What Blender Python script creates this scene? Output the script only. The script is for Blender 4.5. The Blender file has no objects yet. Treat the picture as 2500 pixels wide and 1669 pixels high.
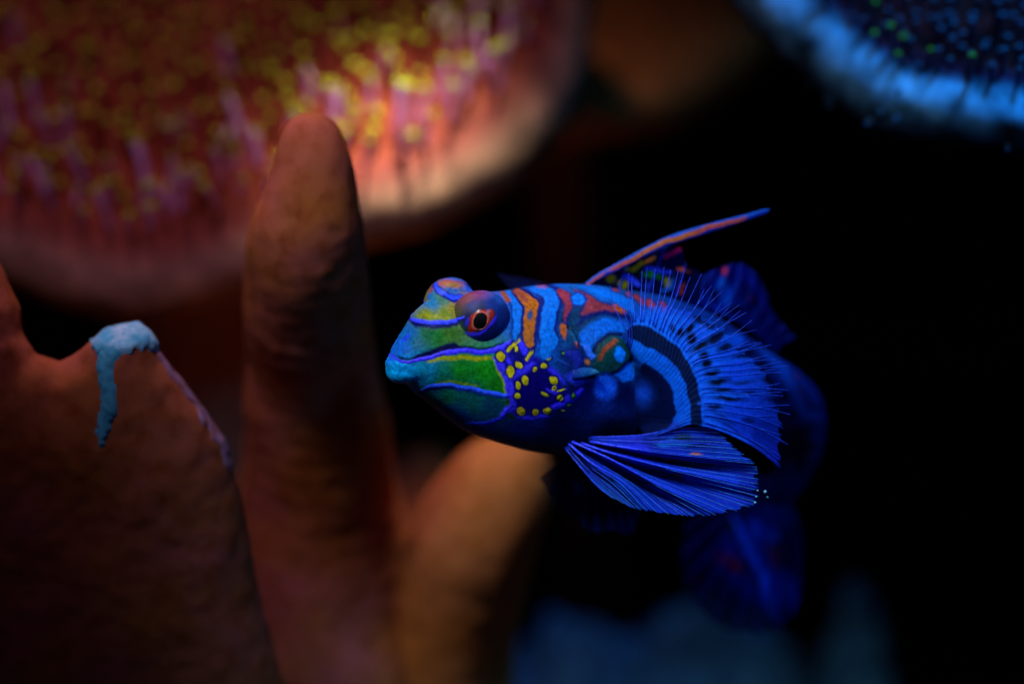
import bpy, math, random
import numpy as np

# ------------------------------------------------------------------ set-up
UN = 4.0e-5            # one photograph pixel in the fish's plane = 0.04 mm
DC = 8750.0            # camera distance in those units (0.35 m)
Z0 = 1300 * UN         # height of the optical axis above the tank floor
rng = np.random.default_rng(7)
random.seed(7)
scene = bpy.context.scene
COL = scene.collection

cam_d = bpy.data.cameras.new("camera")
cam = bpy.data.objects.new("camera", cam_d)
COL.objects.link(cam)
scene.camera = cam
cam.location = (0, -DC * UN, Z0)
cam.rotation_euler = (math.radians(90), 0, 0)
cam_d.sensor_width = 36.0
cam_d.lens = 36.0 * 0.35 / 0.1
cam_d.clip_start = 0.01
cam_d.clip_end = 20.0
cam_d.dof.use_dof = True
cam_d.dof.focus_distance = (DC + 20) * UN
cam_d.dof.aperture_fstop = 7.6
cam_d.dof.aperture_blades = 0

world = bpy.data.worlds.new("World")
scene.world = world
world.use_nodes = True
world.node_tree.nodes["Background"].inputs[0].default_value = (0.04, 0.10, 0.50, 1)
world.node_tree.nodes["Background"].inputs[1].default_value = 0.03


def lamp(name, kind, loc, target, energy, color, size=0.05, cone=60, blend=0.6):
    L = bpy.data.lights.new(name, kind)
    L.energy = energy
    L.color = color
    if kind == 'AREA':
        L.shape = 'DISK'
        L.size = size
    else:
        L.shadow_soft_size = size
        L.spot_size = math.radians(cone)
        L.spot_blend = blend
    o = bpy.data.objects.new(name, L)
    COL.objects.link(o)
    loc = np.array(loc, float)
    d = np.array(target, float) - loc
    o.location = loc
    from mathutils import Vector
    o.rotation_euler = Vector(d).to_track_quat('-Z', 'Y').to_euler()
    return o


# aquarium fittings above the tank: a white and a pink-white spot over the left half, a blue one over the right, plus three added fill spots
lamp("white_tank_lamp", 'SPOT', (-0.075, -0.165, Z0 + 0.165), (0.007, 0.0, Z0 + 0.0), 4.4, (0.80, 0.93, 1.0), 0.03, 15.5, 1.0)
lamp("pink_tank_lamp", 'SPOT', (-0.07, 0.015, Z0 + 0.28), (-0.034, 0.045, Z0 + 0.02), 1.8, (1.0, 0.62, 0.78), 0.02, 36, 1.0)
lamp("cream_fill_spot", 'SPOT', (0.02, -0.02, Z0 + 0.26), (-0.0125, 0.047, Z0 + 0.027), 38.0, (1.0, 0.99, 0.82), 0.01, 5.6, 1.0)  # unseen spot added for the highlight on the coral's rim
lamp("violet_fill_spot", 'SPOT', (-0.065, -0.17, Z0 + 0.20), (-0.034, 0.030, Z0 + 0.020), 1.45, (0.92, 0.55, 1.0), 0.02, 19, 1.0)  # unseen front fill, added to brighten the left corals
lamp("blue_fill_spot", 'SPOT', (0.11, -0.20, Z0 + 0.10), (0.022, 0.0, Z0 - 0.006), 2.0, (0.03, 0.34, 1.0), 0.03, 15, 1.0)  # unseen fill added to lift the fish's belly and rear
lamp("blue_tank_lamp", 'SPOT', (0.10, -0.03, Z0 + 0.26), (0.058, 0.060, Z0 - 0.015), 5.5, (0.02, 0.32, 1.0), 0.02, 26, 1.0)

scene.view_settings.view_transform = 'Standard'
scene.view_settings.look = 'None'
scene.view_settings.exposure = 0.0
scene.view_settings.gamma = 1.0
scene.cycles.use_denoising = True
scene.cycles.max_bounces = 6
scene.cycles.transparent_max_bounces = 16


# ------------------------------------------------------------------ helpers
def U(px, py, d=0.0):
    px, py, d = np.broadcast_arrays(np.asarray(px, float), np.asarray(py, float), np.asarray(d, float))
    k = 1 + d / DC
    return np.stack([(px - 1250) * k, d, (834.5 - py) * k], -1)


def proj(v):
    k = 1 + v[..., 1] / DC
    return v[..., 0] / k + 1250, 834.5 - v[..., 2] / k


def W(v):
    return np.asarray(v, float) * UN + np.array([0, 0, Z0])


def lin(c):
    c = np.asarray(c, float) / 255.0
    return np.where(c <= 0.04045, c / 12.92, ((c + 0.055) / 1.055) ** 2.4)


def norm(v):
    v = np.asarray(v, float)
    return v / np.maximum(np.linalg.norm(v, axis=-1, keepdims=True), 1e-12)


def hermite(tc, vc, tq):
    """smooth curve through control values (any trailing shape) with limited slopes"""
    tc = np.asarray(tc, float); vc = np.asarray(vc, float); tq = np.asarray(tq, float)
    sh = vc.shape[1:]
    V = vc.reshape(len(tc), -1)
    h = np.diff(tc)[:, None]
    dl = np.diff(V, axis=0) / h
    m = np.zeros_like(V)
    if len(tc) > 2:
        a, b = dl[:-1], dl[1:]
        w1 = h[1:] / (h[1:] + h[:-1])
        m[1:-1] = a * w1 + b * (1 - w1)
    m[0] = dl[0]; m[-1] = dl[-1]
    i = np.clip(np.searchsorted(tc, tq, side='right') - 1, 0, len(tc) - 2)
    t = ((tq - tc[i]) / (tc[i + 1] - tc[i]))[:, None]
    hh = h[i]
    r = ((2 * t**3 - 3 * t**2 + 1) * V[i] + (t**3 - 2 * t**2 + t) * hh * m[i]
         + (-2 * t**3 + 3 * t**2) * V[i + 1] + (t**3 - t**2) * hh * m[i + 1])
    return r.reshape((len(tq),) + sh)


LAT = rng.random((64, 64, 64))


def vnoise(p):
    p = np.asarray(p, float)
    i = np.floor(p).astype(int)
    f = p - i
    f = f * f * (3 - 2 * f)
    i &= 63
    j = (i + 1) & 63
    x0, y0, z0 = i[..., 0], i[..., 1], i[..., 2]
    x1, y1, z1 = j[..., 0], j[..., 1], j[..., 2]
    fx, fy, fz = f[..., 0], f[..., 1], f[..., 2]
    a = LAT[x0, y0, z0] * (1 - fx) + LAT[x1, y0, z0] * fx
    b = LAT[x0, y1, z0] * (1 - fx) + LAT[x1, y1, z0] * fx
    c = LAT[x0, y0, z1] * (1 - fx) + LAT[x1, y0, z1] * fx
    d = LAT[x0, y1, z1] * (1 - fx) + LAT[x1, y1, z1] * fx
    e = a * (1 - fy) + b * fy
    g = c * (1 - fy) + d * fy
    return (e * (1 - fz) + g * fz) * 2 - 1


def fbm(p, n=4):
    p = np.asarray(p, float)
    s = 0; a = 1.0; tot = 0
    for k in range(n):
        s = s + a * vnoise(p * 2**k + 13.7 * k); tot += a; a *= 0.5
    return s / tot


def mesh_obj(name, V, faces, mats, parent=None, col=None, smooth=True, base=None, matidx=None, units=True):
    """V in photograph units; the mesh is stored relative to base (world metres)"""
    Vw = W(V) if units else np.asarray(V, float)
    b = np.zeros(3) if base is None else np.asarray(base, float)
    me = bpy.data.meshes.new(name)
    Vl = (Vw - b).astype(np.float32)
    F = np.asarray(faces, dtype=np.int32) if not isinstance(faces, list) else faces
    if isinstance(F, np.ndarray):
        n, k = F.shape
        me.vertices.add(len(Vl)); me.vertices.foreach_set("co", Vl.ravel())
        me.loops.add(n * k); me.loops.foreach_set("vertex_index", F.ravel())
        me.polygons.add(n)
        me.polygons.foreach_set("loop_start", np.arange(0, n * k, k, dtype=np.int32))
        me.update(calc_edges=True)
    else:
        me.from_pydata(Vl.tolist(), [], F)
    if smooth:
        me.polygons.foreach_set("use_smooth", np.ones(len(me.polygons), dtype=bool))
    if not isinstance(mats, (list, tuple)):
        mats = [mats]
    for m in mats:
        me.materials.append(m)
    if matidx is not None:
        me.polygons.foreach_set("material_index", np.asarray(matidx, dtype=np.int32))
    if col is not None:
        ca = me.color_attributes.new("Col", 'FLOAT_COLOR', 'POINT')
        c = np.ones((len(Vl), 4), np.float32)
        c[:, :col.shape[1]] = col
        ca.data.foreach_set("color", c.ravel())
    me.validate()
    me.update()
    o = bpy.data.objects.new(name, me)
    COL.objects.link(o)
    if parent is not None:
        o.parent = parent
    else:
        o.location = b
    return o


def thing(name, label, cat, base_units, group=None):
    o = bpy.data.objects.new(name, None)
    COL.objects.link(o)
    o.empty_display_size = 0.005
    o.location = W(base_units)
    o['label'] = label
    o['category'] = cat
    if group:
        o['group'] = group
    return o


def grid_faces(nr, nc, wrap=False):
    r = np.arange(nr - 1)[:, None]
    c = np.arange(nc if wrap else nc - 1)[None, :]
    c2 = (c + 1) % nc
    return np.stack([r * nc + c, r * nc + c2, (r + 1) * nc + c2, (r + 1) * nc + c], -1).reshape(-1, 4)


def tube(P, R, sides=6, flat=None):
    """closed tube along points P with radii R; returns verts, faces (quads, ends closed to a point)"""
    P = np.asarray(P, float); R = np.asarray(R, float)
    T = norm(np.gradient(P, axis=0))
    up = np.array([0.13, -0.9, 0.41])
    A = norm(np.cross(T, up)); B = np.cross(T, A)
    th = np.linspace(0, 2 * np.pi, sides, endpoint=False)
    fl = 1.0 if flat is None else flat
    ring = P[:, None] + R[:, None, None] * (np.cos(th)[None, :, None] * A[:, None] + fl * np.sin(th)[None, :, None] * B[:, None])
    V = np.concatenate([np.repeat(P[:1], sides, 0)[None], ring, np.repeat(P[-1:], sides, 0)[None]])
    n = len(V)
    return V.reshape(-1, 3), grid_faces(n, sides, True)


def merge(parts):
    Vs, Fs, o = [], [], 0
    for v, f in parts:
        Vs.append(v); Fs.append(np.asarray(f) + o); o += len(v)
    return np.concatenate(Vs), np.concatenate(Fs)


def surfnets(F, org, h):
    S = F < 0
    nx, ny, nz = F.shape
    corners = [(a, b, c) for a in (0, 1) for b in (0, 1) for c in (0, 1)]
    def sl(A, o): return A[o[0]:nx - 1 + o[0], o[1]:ny - 1 + o[1], o[2]:nz - 1 + o[2]]
    cnt = sum(sl(S, o).astype(np.int8) for o in corners)
    act = (cnt > 0) & (cnt < 8)
    idx = np.argwhere(act)
    vid = -np.ones(act.shape, int)
    vid[act] = np.arange(len(idx))
    acc = np.zeros((len(idx), 3)); n = np.zeros(len(idx))
    for a in corners:
        for ax in range(3):
            if a[ax]: continue
            b = list(a); b[ax] = 1
            fa = F[idx[:, 0] + a[0], idx[:, 1] + a[1], idx[:, 2] + a[2]]
            fb = F[idx[:, 0] + b[0], idx[:, 1] + b[1], idx[:, 2] + b[2]]
            m = (fa < 0) != (fb < 0)
            t = np.where(m, fa / np.where(fa == fb, 1, fa - fb), 0)
            p = np.tile(np.array(a, float), (len(idx), 1)); p[:, ax] += t
            acc[m] += p[m]; n[m] += 1
    V = (idx + acc / n[:, None]) * h + org
    quads = []
    for ax in range(3):
        o1, o2 = [(1, 2), (2, 0), (0, 1)][ax]
        s0 = [slice(None)] * 3; s1 = [slice(None)] * 3
        s0[ax] = slice(0, -1); s1[ax] = slice(1, None)
        A, B = S[tuple(s0)], S[tuple(s1)]
        e = np.argwhere(A != B)
        e = e[(e[:, o1] > 0) & (e[:, o2] > 0) & (e[:, o1] < F.shape[o1] - 1) & (e[:, o2] < F.shape[o2] - 1)]
        flip = A[e[:, 0], e[:, 1], e[:, 2]]
        def c(d1, d2):
            q = e.copy(); q[:, o1] -= d1; q[:, o2] -= d2
            return vid[q[:, 0], q[:, 1], q[:, 2]]
        q = np.stack([c(1, 1), c(0, 1), c(0, 0), c(1, 0)], 1)
        q[~flip] = q[~flip][:, ::-1]
        quads.append(q)
    return V, np.concatenate(quads)


def smin(a, b, k):
    h = np.clip(0.5 + 0.5 * (b - a) / k, 0, 1)
    return b * (1 - h) + a * h - k * h * (1 - h)


def sd_cone_chain(P, pts, rads, k=30):
    out = None
    for a, b, ra, rb in zip(pts[:-1], pts[1:], rads[:-1], rads[1:]):
        ab = b - a
        t = np.clip(((P - a) @ ab) / (ab @ ab), 0, 1)
        d = np.linalg.norm(P - (a + t[..., None] * ab), axis=-1) - (ra + (rb - ra) * t)
        out = d if out is None else smin(out, d, k)
    return out


# ------------------------------------------------------------------ materials
def new_mat(name):
    m = bpy.data.materials.new(name)
    m.use_nodes = True
    nt = m.node_tree
    return m, nt, nt.nodes["Principled BSDF"], nt.nodes["Material Output"]


def set_in(b, **kw):
    for k, v in kw.items():
        b.inputs[k.replace('_', ' ')].default_value = v


def attr_mat(name, rough=0.45, speckle=900, speck_amt=0.35, bump=0.15, bump_scale=1500, coat=0.0, alpha=False, spec=0.4, transl=False):
    m, nt, b, out = new_mat(name)
    N = nt.nodes.new; L = nt.links.new
    at = N("ShaderNodeAttribute"); at.attribute_name = "Col"
    tc = N("ShaderNodeTexCoord")
    nz = N("ShaderNodeTexNoise"); nz.inputs["Scale"].default_value = speckle; nz.inputs["Detail"].default_value = 3
    L(tc.outputs["Object"], nz.inputs["Vector"])
    mr = N("ShaderNodeMapRange")
    mr.inputs[1].default_value = 0.25; mr.inputs[2].default_value = 0.75
    mr.inputs[3].default_value = 1 - speck_amt; mr.inputs[4].default_value = 1 + speck_amt
    L(nz.outputs[0], mr.inputs[0])
    mx = N("ShaderNodeMix"); mx.data_type = 'RGBA'; mx.blend_type = 'MULTIPLY'; mx.inputs[0].default_value = 1
    L(at.outputs["Color"], mx.inputs[6]); L(mr.outputs[0], mx.inputs[7])
    L(mx.outputs[2], b.inputs["Base Color"])
    n2 = N("ShaderNodeTexNoise"); n2.inputs["Scale"].default_value = bump_scale; n2.inputs["Detail"].default_value = 2
    L(tc.outputs["Object"], n2.inputs["Vector"])
    bp = N("ShaderNodeBump"); bp.inputs["Strength"].default_value = bump; bp.inputs["Distance"].default_value = 0.0001
    L(n2.outputs[0], bp.inputs["Height"]); L(bp.outputs[0], b.inputs["Normal"])
    b.inputs["Roughness"].default_value = rough
    b.inputs["Specular IOR Level"].default_value = spec
    b.inputs["Coat Weight"].default_value = coat
    b.inputs["Coat Roughness"].default_value = 0.2
    surf = b.outputs[0]
    if transl:
        tr = N("ShaderNodeBsdfTranslucent"); L(mx.outputs[2], tr.inputs[0])
        ms = N("ShaderNodeMixShader"); ms.inputs[0].default_value = 0.15
        L(surf, ms.inputs[1]); L(tr.outputs[0], ms.inputs[2]); surf = ms.outputs[0]
    if alpha:
        tp = N("ShaderNodeBsdfTransparent")
        ms = N("ShaderNodeMixShader")
        L(at.outputs["Alpha"], ms.inputs[0]); L(tp.outputs[0], ms.inputs[1]); L(surf, ms.inputs[2]); surf = ms.outputs[0]
    L(surf, out.inputs[0])
    return m


def flesh_mat(name, c1, c2, c3, scale=120, rough=0.6, bump=0.3, sss=0.0, spots=700):
    """soft coral flesh: two-colour mottling, darker flecks, fine granular relief"""
    m, nt, b, out = new_mat(name)
    N = nt.nodes.new; L = nt.links.new
    tc = N("ShaderNodeTexCoord")
    n1 = N("ShaderNodeTexNoise"); n1.inputs["Scale"].default_value = scale; n1.inputs["Detail"].default_value = 5
    L(tc.outputs["Object"], n1.inputs["Vector"])
    cr = N("ShaderNodeValToRGB")
    cr.color_ramp.elements[0].position = 0.33; cr.color_ramp.elements[0].color = (*c1, 1)
    cr.color_ramp.elements[1].position = 0.68; cr.color_ramp.elements[1].color = (*c2, 1)
    L(n1.outputs[0], cr.inputs[0])
    n2 = N("ShaderNodeTexNoise"); n2.inputs["Scale"].default_value = spots; n2.inputs["Detail"].default_value = 3
    L(tc.outputs["Object"], n2.inputs["Vector"])
    c2r = N("ShaderNodeValToRGB")
    c2r.color_ramp.elements[0].position = 0.45; c2r.color_ramp.elements[0].color = (0, 0, 0, 1)
    c2r.color_ramp.elements[1].position = 0.75; c2r.color_ramp.elements[1].color = (1, 1, 1, 1)
    L(n2.outputs[0], c2r.inputs[0])
    mx = N("ShaderNodeMix"); mx.data_type = 'RGBA'
    L(c2r.outputs[0], mx.inputs[0]); L(cr.outputs[0], mx.inputs[6]); mx.inputs[7].default_value = (*c3, 1)
    L(mx.outputs[2], b.inputs["Base Color"])
    bp = N("ShaderNodeBump"); bp.inputs["Strength"].default_value = bump; bp.inputs["Distance"].default_value = 0.0003
    L(n2.outputs[0], bp.inputs["Height"]); L(bp.outputs[0], b.inputs["Normal"])
    b.inputs["Roughness"].default_value = rough
    b.inputs["Specular IOR Level"].default_value = 0.03
    if sss:
        b.inputs["Subsurface Weight"].default_value = sss
        b.inputs["Subsurface Radius"].default_value = (0.004, 0.0015, 0.001)
        b.inputs["Subsurface Scale"].default_value = 0.6
    return m


def plain_mat(name, color, rough=0.4, spec=0.5, coat=0.0):
    m, nt, b, out = new_mat(name)
    b.inputs["Base Color"].default_value = (*color, 1)
    b.inputs["Roughness"].default_value = rough
    b.inputs["Specular IOR Level"].default_value = spec
    b.inputs["Coat Weight"].default_value = coat
    b.inputs["Coat Roughness"].default_value = 0.08
    return m


M_skin = attr_mat("fish_skin", rough=0.5, speckle=3200, speck_amt=0.42, bump=0.2, bump_scale=4200, coat=0.0, spec=0.12)
M_eye = attr_mat("fish_eye_dome", rough=0.55, speckle=2600, speck_amt=0.2, bump=0.1, bump_scale=4000, coat=0.0, spec=0.3)
M_fin = attr_mat("fin_membrane", spec=0.08, rough=0.5, speckle=2400, speck_amt=0.3, bump=0.2, bump_scale=3500, alpha=True, transl=True)
M_ray = attr_mat("fin_ray", spec=0.25, rough=0.35, speckle=5200, speck_amt=0.55, bump=0.4, bump_scale=6000, coat=0.0)
M_iris = attr_mat("fish_iris", rough=0.3, speckle=5000, speck_amt=0.6, bump=0.1, coat=0.2)
M_pupil = plain_mat("fish_pupil", (0.0015, 0.0015, 0.002), 0.5, 0.1)
M_leather = flesh_mat("leather_coral_flesh", (0.34, 0.105, 0.018), (0.34, 0.085, 0.065), (0.24, 0.055, 0.015), 110, 0.75, 0.3, spots=520)
M_leather2 = flesh_mat("pink_leather_coral_flesh", (0.40, 0.13, 0.022), (0.43, 0.14, 0.05), (0.32, 0.09, 0.015), 60, 0.7, 0.15)
M_cap_brown = flesh_mat("toadstool_flesh_brown", (0.28, 0.10, 0.035), (0.42, 0.20, 0.10), (0.20, 0.06, 0.04), 90, 0.6, 0.4)
M_cap_blue = flesh_mat("toadstool_flesh_pale", (0.25, 0.22, 0.24), (0.5, 0.42, 0.42), (0.12, 0.08, 0.1), 110, 0.6, 0.5)
M_cap_dim = flesh_mat("toadstool_flesh_dark", (0.25, 0.09, 0.025), (0.3, 0.12, 0.04), (0.18, 0.06, 0.02), 60, 0.7, 0.3)
M_cap = attr_mat("toadstool_cap_flesh", rough=0.65, speckle=350, speck_amt=0.3, bump=0.3, bump_scale=900, spec=0.03)
M_crust = flesh_mat("pale_crust", (0.08, 0.44, 0.64), (0.40, 0.60, 0.70), (0.06, 0.36, 0.58), 400, 0.75, 0.4, spots=1500)
M_strand = flesh_mat("mucus_strand", (0.04, 0.30, 0.44), (0.10, 0.44, 0.60), (0.03, 0.22, 0.36), 300, 0.6, 0.4, spots=1500)
M_rim_light = flesh_mat("crest_rim_light", (0.22, 0.11, 0.17), (0.26, 0.17, 0.28), (0.26, 0.09, 0.06), 400, 0.6, 0.3, spots=900)  # violet tint standing in for rim light
M_polyp = flesh_mat("polyp_stalk", (0.62, 0.34, 0.66), (0.86, 0.66, 0.92), (0.46, 0.16, 0.3), 220, 0.4, 0.1)
M_polyp_blue = flesh_mat("polyp_stalk_dark", (0.08, 0.07, 0.12), (0.12, 0.13, 0.24), (0.12, 0.03, 0.05), 400, 0.4, 0.1)
M_polyp_dark = flesh_mat("polyp_stalk_brown", (0.16, 0.028, 0.006), (0.24, 0.045, 0.02), (0.1, 0.02, 0.01), 300, 0.5, 0.1)
M_head = flesh_mat("polyp_head", (0.18, 0.22, 0.008), (0.36, 0.40, 0.02), (0.08, 0.11, 0.008), 300, 0.3, 0.1)
M_head_green = flesh_mat("polyp_head_green", (0.10, 0.45, 0.04), (0.2, 0.62, 0.05), (0.05, 0.3, 0.03), 300, 0.3, 0.1)
M_nub = flesh_mat("rim_polyp", (0.04, 0.11, 0.18), (0.08, 0.22, 0.32), (0.03, 0.06, 0.1), 300, 0.5, 0.1)
M_rock = flesh_mat("reef_rock", (0.008, 0.04, 0.08), (0.035, 0.14, 0.24), (0.005, 0.015, 0.03), 30, 0.85, 0.7, spots=300)
M_sand = flesh_mat("tank_sand", (0.03, 0.03, 0.035), (0.06, 0.06, 0.065), (0.02, 0.02, 0.02), 200, 0.9, 0.6, spots=1800)
M_back = flesh_mat("tank_back", (0.004, 0.004, 0.005), (0.006, 0.006, 0.007), (0.003, 0.003, 0.003), 40, 0.95, 0.1)

# ------------------------------------------------------------------ the setting: tank floor and back panel
fl = np.array([[-9000, -2500, -1300], [9000, -2500, -1300], [9000, 7000, -1300], [-9000, 7000, -1300]], float)
n = 60
gx, gy = np.meshgrid(np.linspace(-6000, 6000, n), np.linspace(-1500, 6000, n))
gz = -1300 + 25 * fbm(np.stack([gx / 500, gy / 500, gx * 0], -1), 3)
floor_o = mesh_obj("tank_floor", np.stack([gx, gy, gz], -1).reshape(-1, 3), grid_faces(n, n), M_sand)
floor_o['kind'] = 'structure'
bx = np.array([[-6000, 5990, -1350], [6000, 5990, -1350], [6000, 5990, 6000], [-6000, 5990, 6000],
               [-6000, 6120, -1350], [6000, 6120, -1350], [6000, 6120, 6000], [-6000, 6120, 6000]], float)
bf = np.array([[0, 1, 2, 3], [5, 4, 7, 6], [0, 4, 5, 1], [3, 2, 6, 7], [1, 5, 6, 2], [0, 3, 7, 4]])
back_o = mesh_obj("back_wall", bx, bf, M_back, smooth=False)
back_o['kind'] = 'structure'


# ------------------------------------------------------------------ leather corals
def bounds_grid(lo, hi, h):
    lo = np.asarray(lo, float); hi = np.asarray(hi, float)
    n = np.ceil((hi - lo) / h).astype(int) + 1
    ax = [lo[i] + h * np.arange(n[i]) for i in range(3)]
    return np.stack(np.meshgrid(*ax, indexing='ij'), -1), lo


def chain_branch(name, ctrl, parent, mat, h=9, amp=5.0, k=6, extra=None):
    """ctrl: rows of (px, py, depth, radius px)"""
    c = np.array(ctrl, float)
    t = np.arange(len(c))
    q = hermite(t, c, np.linspace(0, len(c) - 1, 4 * len(c)))
    P = U(q[:, 0], q[:, 1], q[:, 2]); R = q[:, 3] * (1 + q[:, 2] / DC)
    G, org = bounds_grid((P - R[:, None]).min(0) - 40, (P + R[:, None]).max(0) + 40, h)
    F = sd_cone_chain(G, P, R, k)
    m = np.abs(F) < 40
    F[m] += 0.6 * amp * fbm(G[m] / 90, 4) + 1.8 * amp * fbm(G[m] / 240 + 7, 2) + 2.5 * fbm(G[m] / 34, 2)
    V, Fc = surfnets(F, org, h)
    return mesh_obj(name, V, Fc, mat, parent, base=np.array(parent.location))


S = 2500 / 2349.0     # full-view display to photograph pixels


def poly_sd(P, poly):
    """signed 2-D distance, negative inside"""
    d = np.full(P.shape[:-1], 1e9); inside = np.zeros(P.shape[:-1], bool)
    n = len(poly)
    for i in range(n):
        a = poly[i]; b = poly[(i + 1) % n]
        ab = b - a
        t = np.clip(((P - a) @ ab) / (ab @ ab), 0, 1)
        d = np.minimum(d, np.linalg.norm(P - (a + t[..., None] * ab), axis=-1))
        c = ((a[1] > P[..., 1]) != (b[1] > P[..., 1])) & (P[..., 0] < (b[0] - a[0]) * (P[..., 1] - a[1]) / (b[1] - a[1] + 1e-9) + a[0])
        inside ^= c
    return np.where(inside, -d, d)


lobe_poly = np.array([(-130, 520), (-40, 540), (0, 606), (20, 650), (48, 700), (58, 765), (88, 812), (138, 832), (182, 812), (204, 788),
                      (250, 758), (318, 748), (350, 770), (362, 802), (420, 878), (470, 950), (513, 1018), (534, 1090),
                      (560, 1250), (584, 1400), (612, 1500), (640, 1620), (660, 1760), (650, 1880), (-250, 1880), (-250, 700)], float) * S
LOBE_D = lambda py: 225 + 0.42 * np.maximum(py - 850, 0)       # the blade leans: its foot stands farther back


def lobe_half(P2):
    """half thickness of the blade at a photograph point, from its distance to the outline"""
    s = np.clip(-poly_sd(P2, lobe_poly), 0, None)
    R = 210.0
    q = np.clip(s / R, 0, 1)
    th = 150 * np.sqrt(np.clip(1 - (1 - q) ** 2, 0, 1))
    return th


leather = thing("finger_leather_coral", "brown leather coral with a broad notched blade, tall finger and pale crusted tip", "coral", (-900, 500, -1300))
xs = np.arange(-270, 760, 7.0); ys = np.arange(520, 1860, 7.0)
gx, gy = np.meshgrid(xs, ys)
P2 = np.stack([gx, gy], -1)
# blade as an implicit solid
lo = U(-150, 1830, 100); hi = U(740, 480, 100)
G, org = bounds_grid((lo[0] - 60, -60, lo[2]), (hi[0] + 120, 985, hi[2] + 30), 8)
gpx, gpy = proj(G)
wob = 7 * fbm(np.stack([gpx / 60, gpy / 60, G[..., 1] / 60], -1), 3)
k0 = 1 + 250 / DC
sd2 = poly_sd(np.stack([G[:, 0, :, 0] / k0 + 1250, 834.5 - G[:, 0, :, 2] / k0], -1), lobe_poly)[:, None, :] + wob
q = np.clip(-sd2 / 210.0, 0, 1)
th = 150 * np.sqrt(np.clip(1 - (1 - q) ** 2, 0, 1))
F = np.where(sd2 > 0, np.maximum(sd2, np.abs(G[..., 1] - LOBE_D(gpy)) * 0.3 + 1), np.abs(G[..., 1] - LOBE_D(gpy)) - th)
F = F + (9 * fbm(G / 150 + 3, 3) + 4 * fbm(G / 40, 2)) * np.clip(q * 3, 0, 1) + 16 * fbm(G / 330 + 11, 2) * np.clip(q * 2, 0, 1)
V, Fc = surfnets(F, org, 8)
for _ in range(3):      # relax the steps of the implicit grid
    acc = np.zeros_like(V); cn = np.zeros(len(V))
    for a, b in ((0, 1), (1, 2), (2, 3), (3, 0)):
        np.add.at(acc, Fc[:, a], V[Fc[:, b]]); np.add.at(cn, Fc[:, a], 1)
    V = 0.4 * V + 0.6 * acc / np.maximum(cn, 1)[:, None]
BV, BF = V, Fc
mesh_obj("blade", V, Fc, M_leather, leather, base=np.array(leather.location))

chain_branch("finger", [(713 * S, 332 * S, 290, 82), (720 * S, 395 * S, 300, 98), (713 * S, 470 * S, 330, 116), (700 * S, 560 * S, 400, 146),
                        (702 * S, 680 * S, 540, 154), (712 * S, 820 * S, 740, 160), (724 * S, 1000 * S, 940, 178),
                        (730 * S, 1250 * S, 1180, 215), (730 * S, 1500 * S, 1340, 270), (710 * S, 1850 * S, 1400, 340)],
             leather, M_leather, 11, 6)

# pale crust on the blade's tip, the strand running down from it and a violet strip painting rim light along the crest: thin skins that follow the blade
blade_V, blade_F = BV, BF
fn = np.cross(blade_V[blade_F[:, 1]] - blade_V[blade_F[:, 0]], blade_V[blade_F[:, 3]] - blade_V[blade_F[:, 0]])
vn = np.zeros_like(blade_V)
for k_ in range(4): np.add.at(vn, blade_F[:, k_], fn)
vn = norm(vn)
if np.mean(vn[np.argsort(blade_V[:, 1])[:200], 1]) > 0: vn = -vn
bpx, bpy_ = proj(blade_V)


def film(name, pts, wid, thick, rag, mat):
    c = np.array(pts, float) * S; w = np.array(wid, float)
    P = np.stack([bpx, bpy_], -1)
    m = np.full(len(P), -9.0)
    for a, b, wa, wb in zip(c[:-1], c[1:], w[:-1], w[1:]):
        ab = b - a
        t = np.clip(((P - a) @ ab) / (ab @ ab), 0, 1)
        m = np.maximum(m, 1 - np.linalg.norm(P - (a + t[:, None] * ab), axis=1) / (wa + (wb - wa) * t))
    m = m + rag * fbm(blade_V / 22.0, 3) - np.where(vn[:, 1] > 0.6, 9, 0)
    keep = np.max(m[blade_F], axis=1) > 0
    F = blade_F[keep]
    idx, inv = np.unique(F, return_inverse=True)
    off = np.where(m[idx] > 0, 2 + thick * np.sqrt(np.clip(m[idx], 0, 1)), -3.0) + 0.35 * thick * fbm(blade_V[idx] / 14.0, 2)
    return mesh_obj(name, blade_V[idx] + vn[idx] * off[:, None], inv.reshape(F.shape), mat, leather, base=np.array(leather.location))


film("crust", [(228, 792), (250, 775), (285, 768), (318, 755), (340, 768), (354, 790)], [20, 32, 40, 38, 36, 22], 9, .5, M_crust)
film("mucus_strand", [(262, 792), (246, 815), (240, 848), (246, 890), (251, 925), (243, 960), (236, 990), (232, 1018)], [26, 21, 18, 18, 21, 20, 16, 9], 6, .35, M_strand)
film("crest_rim_light", [(352, 790), (420, 880), (470, 952), (512, 1020), (530, 1080)], [11, 8, 11, 12, 5], 1.5, 1.5, M_rim_light)

stub = thing("finger_leather_coral", "blurred pink and orange leather coral finger below the fish's chin", "coral", (-150, 1500, -1300))
chain_branch("finger", [(1168 * S, 1092 * S, 1000, 105), (1135 * S, 1140 * S, 1020, 140), (1085 * S, 1240 * S, 1080, 158),
                        (1040 * S, 1400 * S, 1230, 160), (1010 * S, 1600 * S, 1400, 180), (990 * S, 1800 * S, 1500, 220)], stub, M_leather2, 13, 8)
chain_branch("side_finger", [(985 * S, 1085 * S, 2100, 75), (970 * S, 1140 * S, 2120, 110), (960 * S, 1300 * S, 2150, 150),
                             (965 * S, 1600 * S, 2100, 200), (975 * S, 1790 * S, 2000, 240)], stub, M_leather, 18, 7)


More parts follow.
